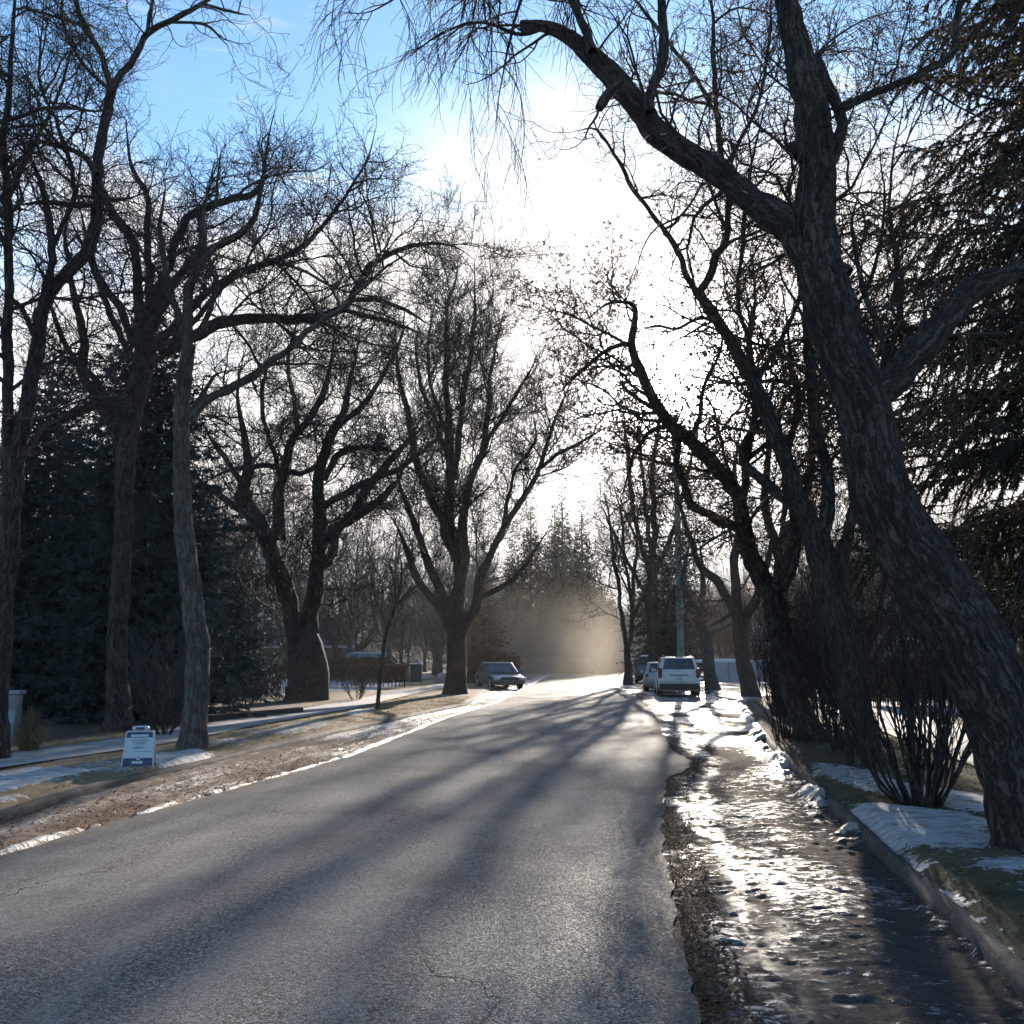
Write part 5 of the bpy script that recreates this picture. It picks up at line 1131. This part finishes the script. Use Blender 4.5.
car('parked_car', 'dark sedan facing the viewer, parked at left beyond the elm', (-0.75, 57.4, zc), rad(16), (0.045, 0.055, 0.07), 4.6, 1.82, 1.46, 'sedan')
car('parked_van', 'blue-green vehicle showing only its top above the far hedge at left', (-9.1, 70, 0.12), rad(84), (0.10, 0.20, 0.24), 4.8, 1.9, 1.95, 'wagon', cat='van', snow=True)

# ------------------------------------------------------------------ wheeled bin by the hedge end
t = empty('wheeled_bin', (-5.95, 63, .12)); tag(t, 'black wheeled bin with pale lid standing at the hedge end', 'bin')
MB().box((0, 0, .66), (.62, .70, 1.12), taper=1.12).build('tub', simple('bin_black', (.02, .02, .022), .6), t, .03)
MB().box((0, -.02, 1.28), (.74, .84, .07)).box((0, .40, 1.24), (.5, .06, .05)).build('lid', simple('bin_lid', (.55, .56, .60), .5), t, .02)
for s_ in (-1, 1): MB().cyl((s_ * .30, .32, .12), (s_ * .36, .32, .12), .12).build('wheel', M['tyre'], t)
# pale boxes (garden stones) beside it
for x_, lb in ((-4.6, 'pale stone block on the lawn left of the elm trunk'), (-3.55, 'pale stone block half behind the elm trunk')):
    o = MB().raw(*[a.tolist() for a in ellipsoid((0, 0, .28), .36, .3, .42, 9, 6)]).build('boulder', simple('stone', (.36, .31, .28), .9, var=.3, scale=4), None, 0, True); o.location = (x_, 66, .1); tag(o, lb, 'boulder')

# ------------------------------------------------------------------ sandwich board
c = G(139, 766, .13); t = empty('sandwich_board', (c[0], c[1], .135), rad(14)); tag(t, 'small white and navy folding sandwich board on the left boulevard', 'sign')
wm = simple('sign_plastic', (.40, .43, .48), .45, var=.06); nv = simple('navy_print', (.012, .03, .075), .5, var=.1); gy = simple('grey_print', (.10, .12, .16), .6)
hgt, wd = .49, .43
for s_ in (-1, 1):      # -1 faces the viewer
    top, bot = .05, .20
    def q(u, h, off=0.0): # u across, h up 0..1 on the leaning face
        yy = s_ * (bot + (top - bot) * h) + s_ * off; k = 1 - .16 * h; return (u * wd / 2 * k, yy, hgt * h)
    def plate(mb, u0, u1, h0, h1, off, th=.004):
        pts = [q(u0, h0, off), q(u1, h0, off), q(u1, h1, off), q(u0, h1, off)]
        if s_ > 0: pts = [pts[1], pts[0], pts[3], pts[2]]
        return mb.quadp(*pts, th=th)
    fr = MB(); plate(fr, -1, 1, 0.03, .97, 0, .018); pn = fr.build('panel', wm, t, .006)
    fb = MB(); plate(fb, -1, -.93, 0, .97, .018); plate(fb, .93, 1, 0, .97, .018); fb.build('frame', wm, t, .003)
    pf = MB(); plate(pf, -.92, .92, .04, .245, .0185); pf.build('printed_band', nv, t); pf = MB(); plate(pf, -.92, .92, .80, .95, .0185); pf.build('printed_band', nv, t)
    for z_ in ((-.62, .62, .82, .885), (-.12, .12, .20, .30), (-.36, .30, .10, .165)): pl_ = MB(); plate(pl_, *z_, .0235, .003); pl_.build('printed_panel', wm, t)
    tx = MB()
    rr_ = random.Random(4)
    for h0, h1, a, b in ((.715, .745, -.62, .66), (.66, .682, -.5, .55), (.615, .637, -.42, .45), (.545, .562, -.2, .2), (.50, .535, -.34, .36), (.415, .428, -.92, -.75), (.415, .428, -.3, .85)):
        u = a
        while u < b:
            w_ = rr_.uniform(.05, .16); plate(tx, u, min(u + w_, b), h0, h1, .0185, .003); u += w_ + .035
    plate(tx, -.035, .045, .225, .285, .027, .003)
    tx.build('print', gy, t)
MB().box((0, 0, .515), (.22, .12, .06)).build('handle', wm, t, .02); MB().box((0, -.063, .515), (.11, .01, .032)).build('clip', nv, t, .003)
# utility box at the left edge
c = G(9, 740, .1); t = empty('utility_box', (c[0], c[1], .08), rad(8)); tag(t, 'pale utility box with blue panel behind the trunk at the left edge', 'utility box')
MB().box((0, 0, .44), (.30, .30, .88)).build('cabinet', simple('cab_grey', (.13, .135, .15), .6, var=.2), t, .015); MB().box((0, 0, .915), (.38, .38, .07)).build('cap', simple('cab_cap', (.20, .20, .22), .6), t, .012)
MB().box((.01, -.154, .33), (.22, .012, .46)).build('door', simple('cab_door', (.14, .22, .27), .55, var=.2, scale=9), t, .004)
# landscape timber edging
a, b = G(205, 722, .1), G(300, 713, .1); c = (a + b) / 2; L_ = np.linalg.norm(b - a); o = MB().box((0, 0, .05), (L_, .22, .22)).build('timber_edging', simple('old_timber', (.03, .024, .02), .9, var=.4), None, .02); o.location = (c[0], c[1], .10); o.rotation_euler[2] = math.atan2(b[1] - a[1], b[0] - a[0]); tag(o, 'dark landscape timber edging the bed under the black twin trunk', 'edging')

# ------------------------------------------------------------------ utility pole and wire
pY = 52.5; bpx = P(681, 660, pY); t = empty('utility_pole', (bpx[0], pY, .05)); tag(t, 'tall weathered grey-green utility pole behind the white estate car', 'utility pole')
pm = simple('pole_wood', (.17, .18, .15), .9, var=.35, scale=2)
mb = MB(); mb.cyl((0, 0, -.3), (0, 0, 14.6), .21, .13, 16); mb.build('pole', pm, t, 0, False)
MB().box((0, -.18, 13.3), (2.3, .10, .13), rx=0).build('crossarm', simple('arm_wood', (.10, .085, .07), .9), t, .01)
for x_ in (-1.05, -.45, .45, 1.05): MB().cyl((x_, -.18, 13.36), (x_, -.18, 13.56), .035, .05, 10).build('insulator', simple('porcelain', (.3, .3, .3), .3), t)
MB().cyl((.24, -.1, 0), (.24, -.1, 9.0), .03, .03, 8).build('conduit', M['trim'], t)
def wire(name, a, b, sag, r_, label):
    a, b = np.array(a, float), np.array(b, float); tt = np.linspace(0, 1, 40)[:, None]; p = a + (b - a) * tt; p[:, 2] -= sag * 4 * (tt * (1 - tt))[:, 0]
    v, f, _b = tubes(p[None], np.full((1, 40), r_), 5); o = mk(name, v - a, f, M['trim'], None, True); o.location = a; tag(o, label, 'wire'); return o
wp = np.array([bpx[0], pY, 0])
wire('overhead_wire', wp + [-.1, -.1, 12.2], (-14.5, 58, 10.1), .35, .022, 'single dark wire crossing above the road from the utility pole')
t = empty('utility_pole', (-14.5, 58, .05)); tag(t, 'second utility pole lost among the bare crowns at left, where the wire ends', 'utility pole'); MB().cyl((0, 0, -.3), (0, 0, 10.8), .16, .11, 14).build('pole', pm, t)

# ------------------------------------------------------------------ pale fence beyond the right-hand trees
fm = simple('fence_panel', (.36, .40, .46), .7, var=.12, scale=2); fY = 72
xa, xb = P(712, 660, fY)[0], P(790, 660, fY)[0]; t = empty('panel_fence', ((xa + xb) / 2, fY, 0), rad(4)); tag(t, 'low pale blue-grey panel fence capped with snow between right-hand trunks', 'fence')
nP = 5; w_ = (xb - xa) / nP
for i in range(nP):
    x_ = -(xb - xa) / 2 + w_ * (i + .5); MB().box((x_, 0, .75), (w_ - .12, .06, 1.45)).build('panel', fm, t, .01); MB().box((x_ - w_ / 2, 0, .80), (.12, .14, 1.62)).build('post', simple('fence_post', (.26, .29, .34), .7), t, .01)
v, f = ellipsoid((-2.0, 0, 1.52), 2.3, .16, .17, 18, 8); mb = MB().raw(v.tolist(), f.tolist()); v, f = ellipsoid((1.6, 0, 1.52), 1.3, .15, .12, 18, 8); mb.raw(v.tolist(), f.tolist()).build('snow_cap', M['snow'], t, 0, True)
t = empty('rail_fence', (P(763, 660, 84)[0] + .4, 84, 0)); tag(t, 'thin pale rail fence just above and behind the panel fence', 'fence')
for x_ in (-2.6, 0, 2.6): MB().box((x_, 0, 1.15), (.12, .12, 2.3)).build('post', simple('rail_white', (.5, .46, .4), .7), t)
for z_ in (1.5, 2.2): MB().box((0, .085, z_), (5.4, .05, .11)).build('rail', bpy.data.materials['rail_white'], t)

# ------------------------------------------------------------------ houses behind the yards
def house(label, loc, rz, w_, d_, h_, wall, roof, rise=2.0, door=None, wins=(), seed=0, trim=(.45, .45, .46), snow=True, garage=None):
    t = empty('house', loc, rz); tag(t, label, 'house')
    m, g, b, o = new_mat('siding'); co = g.n('ShaderNodeTexCoord').outputs['Object']; s3 = g.n('ShaderNodeSeparateXYZ'); g.set(s3.inputs[0], co)
    sd_ = g.m('FRACT', g.m('MULTIPLY', s3.outputs[2], 5.5)); g.set(b.inputs['Base Color'], g.mix(g.noise(co, 1.2, 5), tuple(c * .8 for c in wall), tuple(min(1, c * 1.15) for c in wall))); b.inputs['Roughness'].default_value = .75; g.set(b.inputs['Normal'], g.bump(sd_, .8, .03))
    MB().prism([(-d_ / 2, 0), (d_ / 2, 0), (d_ / 2, h_), (0, h_ + rise), (-d_ / 2, h_)], -w_ / 2, w_ / 2, 0).build('wall', m, t)
    rm = simple('roof_shingle', roof, .9, var=.3, scale=5); e = .5; sl = rise / (d_ / 2)
    for s_ in (-1, 1):
        ro = MB().prism([(s_ * (d_ / 2 + e), h_ - e * sl + .02), (0, h_ + rise + .02), (0, h_ + rise + .2), (s_ * (d_ / 2 + e), h_ - e * sl + .2)], -w_ / 2 - .4, w_ / 2 + .4, 0).build('roof', rm, t)
        if s_ < 0: MB().box((w_ * .2, -d_ * .15, h_ + rise * .9), (.7, .7, 1.6)).build('chimney', simple('brick', (.20, .09, .07), .9, var=.3, scale=12), ro)
        MB().box((0, s_ * (d_ / 2 + e) + s_ * .03, h_ - e * sl + .08), (w_ + .8, .06, .22)).build('fascia', simple('fascia', trim, .6), t)
        if snow: MB().prism([(s_ * (d_ / 2 + e), h_ - e * sl + .205), (0, h_ + rise + .205), (0, h_ + rise + .30), (s_ * (d_ / 2 + e * .9), h_ - e * sl + .29)], -w_ / 2 - .3, w_ / 2 + .3, 0).build('roof_snow', M['snow'], t, .03)
    for x_, z_, ww, wh in wins:
        f_ = MB().box((x_, -d_ / 2 - .02, z_), (ww + .2, .08, wh + .2)).build('window', simple('frame', trim, .6), t, .01)
        MB().box((x_, -d_ / 2 - .065, z_), (ww, .02, wh)).build('pane', M['glass'], f_); MB().box((x_, -d_ / 2 - .08, z_), (.05, .02, wh)).build('mullion', bpy.data.materials['frame'], f_)
    if door: f_ = MB().box((door, -d_ / 2 - .03, 1.05), (.95, .08, 2.1)).build('door', simple('door_paint', (.18, .05, .04), .5), t, .01); MB().cyl((door + .36, -d_ / 2 - .07, 1.0), (door + .36, -d_ / 2 - .13, 1.0), .035, n=10).build('handle', M['rim'], f_)
    if garage is not None:
        f_ = MB().box((garage, -d_ / 2 - .03, 1.1), (3.0, .08, 2.2)).build('garage_door', simple('garage_paint', (.12, .15, .20), .6), t, .01)
        for z_ in (.55, 1.1, 1.65): MB().box((garage, -d_ / 2 - .074, z_), (2.9, .012, .03)).build('groove', M['trim'], f_)
    return t
house('low grey-brown house behind the black vase-shaped shrub', (27.0, 50, 0), rad(-10), 16, 8, 2.7, (.17, .145, .13), (.11, .09, .08), 1.7, wins=((-2.2, 1.5, 1.6, 1.1), (2.6, 1.5, 1.8, 1.1), (6.0, 1.5, 1.2, 1.1)), garage=-5.3, door=.4, snow=False)
house('faint brown bungalow among the bare trees behind the left hedges', (-20, 84, 0), rad(8), 13, 8, 2.8, (.20, .15, .12), (.10, .08, .07), 1.9, wins=((-3, 1.6, 1.8, 1.1), (3, 1.6, 1.8, 1.1)), door=0, snow=False)
house('dim bungalow with snowy roof seen through twigs behind the panel fence', (29, 97, 0), rad(-5), 15, 9, 2.9, (.28, .24, .20), (.12, .10, .09), 2.0, wins=((-4, 1.6, 1.8, 1.1), (3.5, 1.6, 1.8, 1.1)), door=.5)

# ------------------------------------------------------------------ air
def volume_box(name, lo, hi, dens, col, aniso, label):
    m = bpy.data.materials.new(name); m.use_nodes = True; t = m.node_tree; t.nodes.clear(); o = t.nodes.new('ShaderNodeOutputMaterial'); v = t.nodes.new('ShaderNodeVolumePrincipled')
    v.inputs['Color'].default_value = (*col, 1); v.inputs['Density'].default_value = dens; v.inputs['Anisotropy'].default_value = aniso; t.links.new(v.outputs[0], o.inputs['Volume'])
    x0, y0, z0 = lo; x1, y1, z1 = hi; vs = [(x0, y0, z0), (x1, y0, z0), (x1, y1, z0), (x0, y1, z0), (x0, y0, z1), (x1, y0, z1), (x1, y1, z1), (x0, y1, z1)]
    ob = mk(name, vs, [(3, 2, 1, 0), (4, 5, 6, 7), (0, 1, 5, 4), (1, 2, 6, 5), (2, 3, 7, 6), (3, 0, 4, 7)], m); tag(ob, label, 'haze', kind='stuff'); return ob
if HAZE:
    volume_box('haze', (-605, -62, -1.2), (605, 905, 27), 0.00022, (.97, .93, .88), 0.4, 'thin dusty winter haze warming the far end of the street')
    # road dust hanging over the far bend, lit by the low sun
    m = bpy.data.materials.new('dust'); m.use_nodes = True; t = m.node_tree; t.nodes.clear(); g = NT(t); o = g.n('ShaderNodeOutputMaterial'); vv = g.n('ShaderNodeVolumePrincipled')
    co = g.n('ShaderNodeTexCoord').outputs['Object']; rr_ = g.v('LENGTH', co); d_ = g.m('MULTIPLY', g.step(rr_, 1.0, 0.0), g.step(g.noise(co, 1.8, 4), 0.10, 0.75)); g.set(vv.inputs['Density'], g.m('MULTIPLY', d_, 0.016))
    vv.inputs['Color'].default_value = (.98, .90, .76, 1); vv.inputs['Anisotropy'].default_value = .35; t.links.new(vv.outputs[0], o.inputs['Volume'])
    v, f = ellipsoid((0, 0, 0), 1, 1, 1, 24, 14); ob = mk('dust_cloud', v, f, m, None, True); ob.location = (5.8, 92, 1.2); ob.scale = (13, 30, 9.0); tag(ob, 'golden road dust drifting above the far bend of the street', 'dust', kind='stuff')
    m.cycles.volume_step_rate = 4.0 if hasattr(m, 'cycles') and hasattr(m.cycles, 'volume_step_rate') else 1
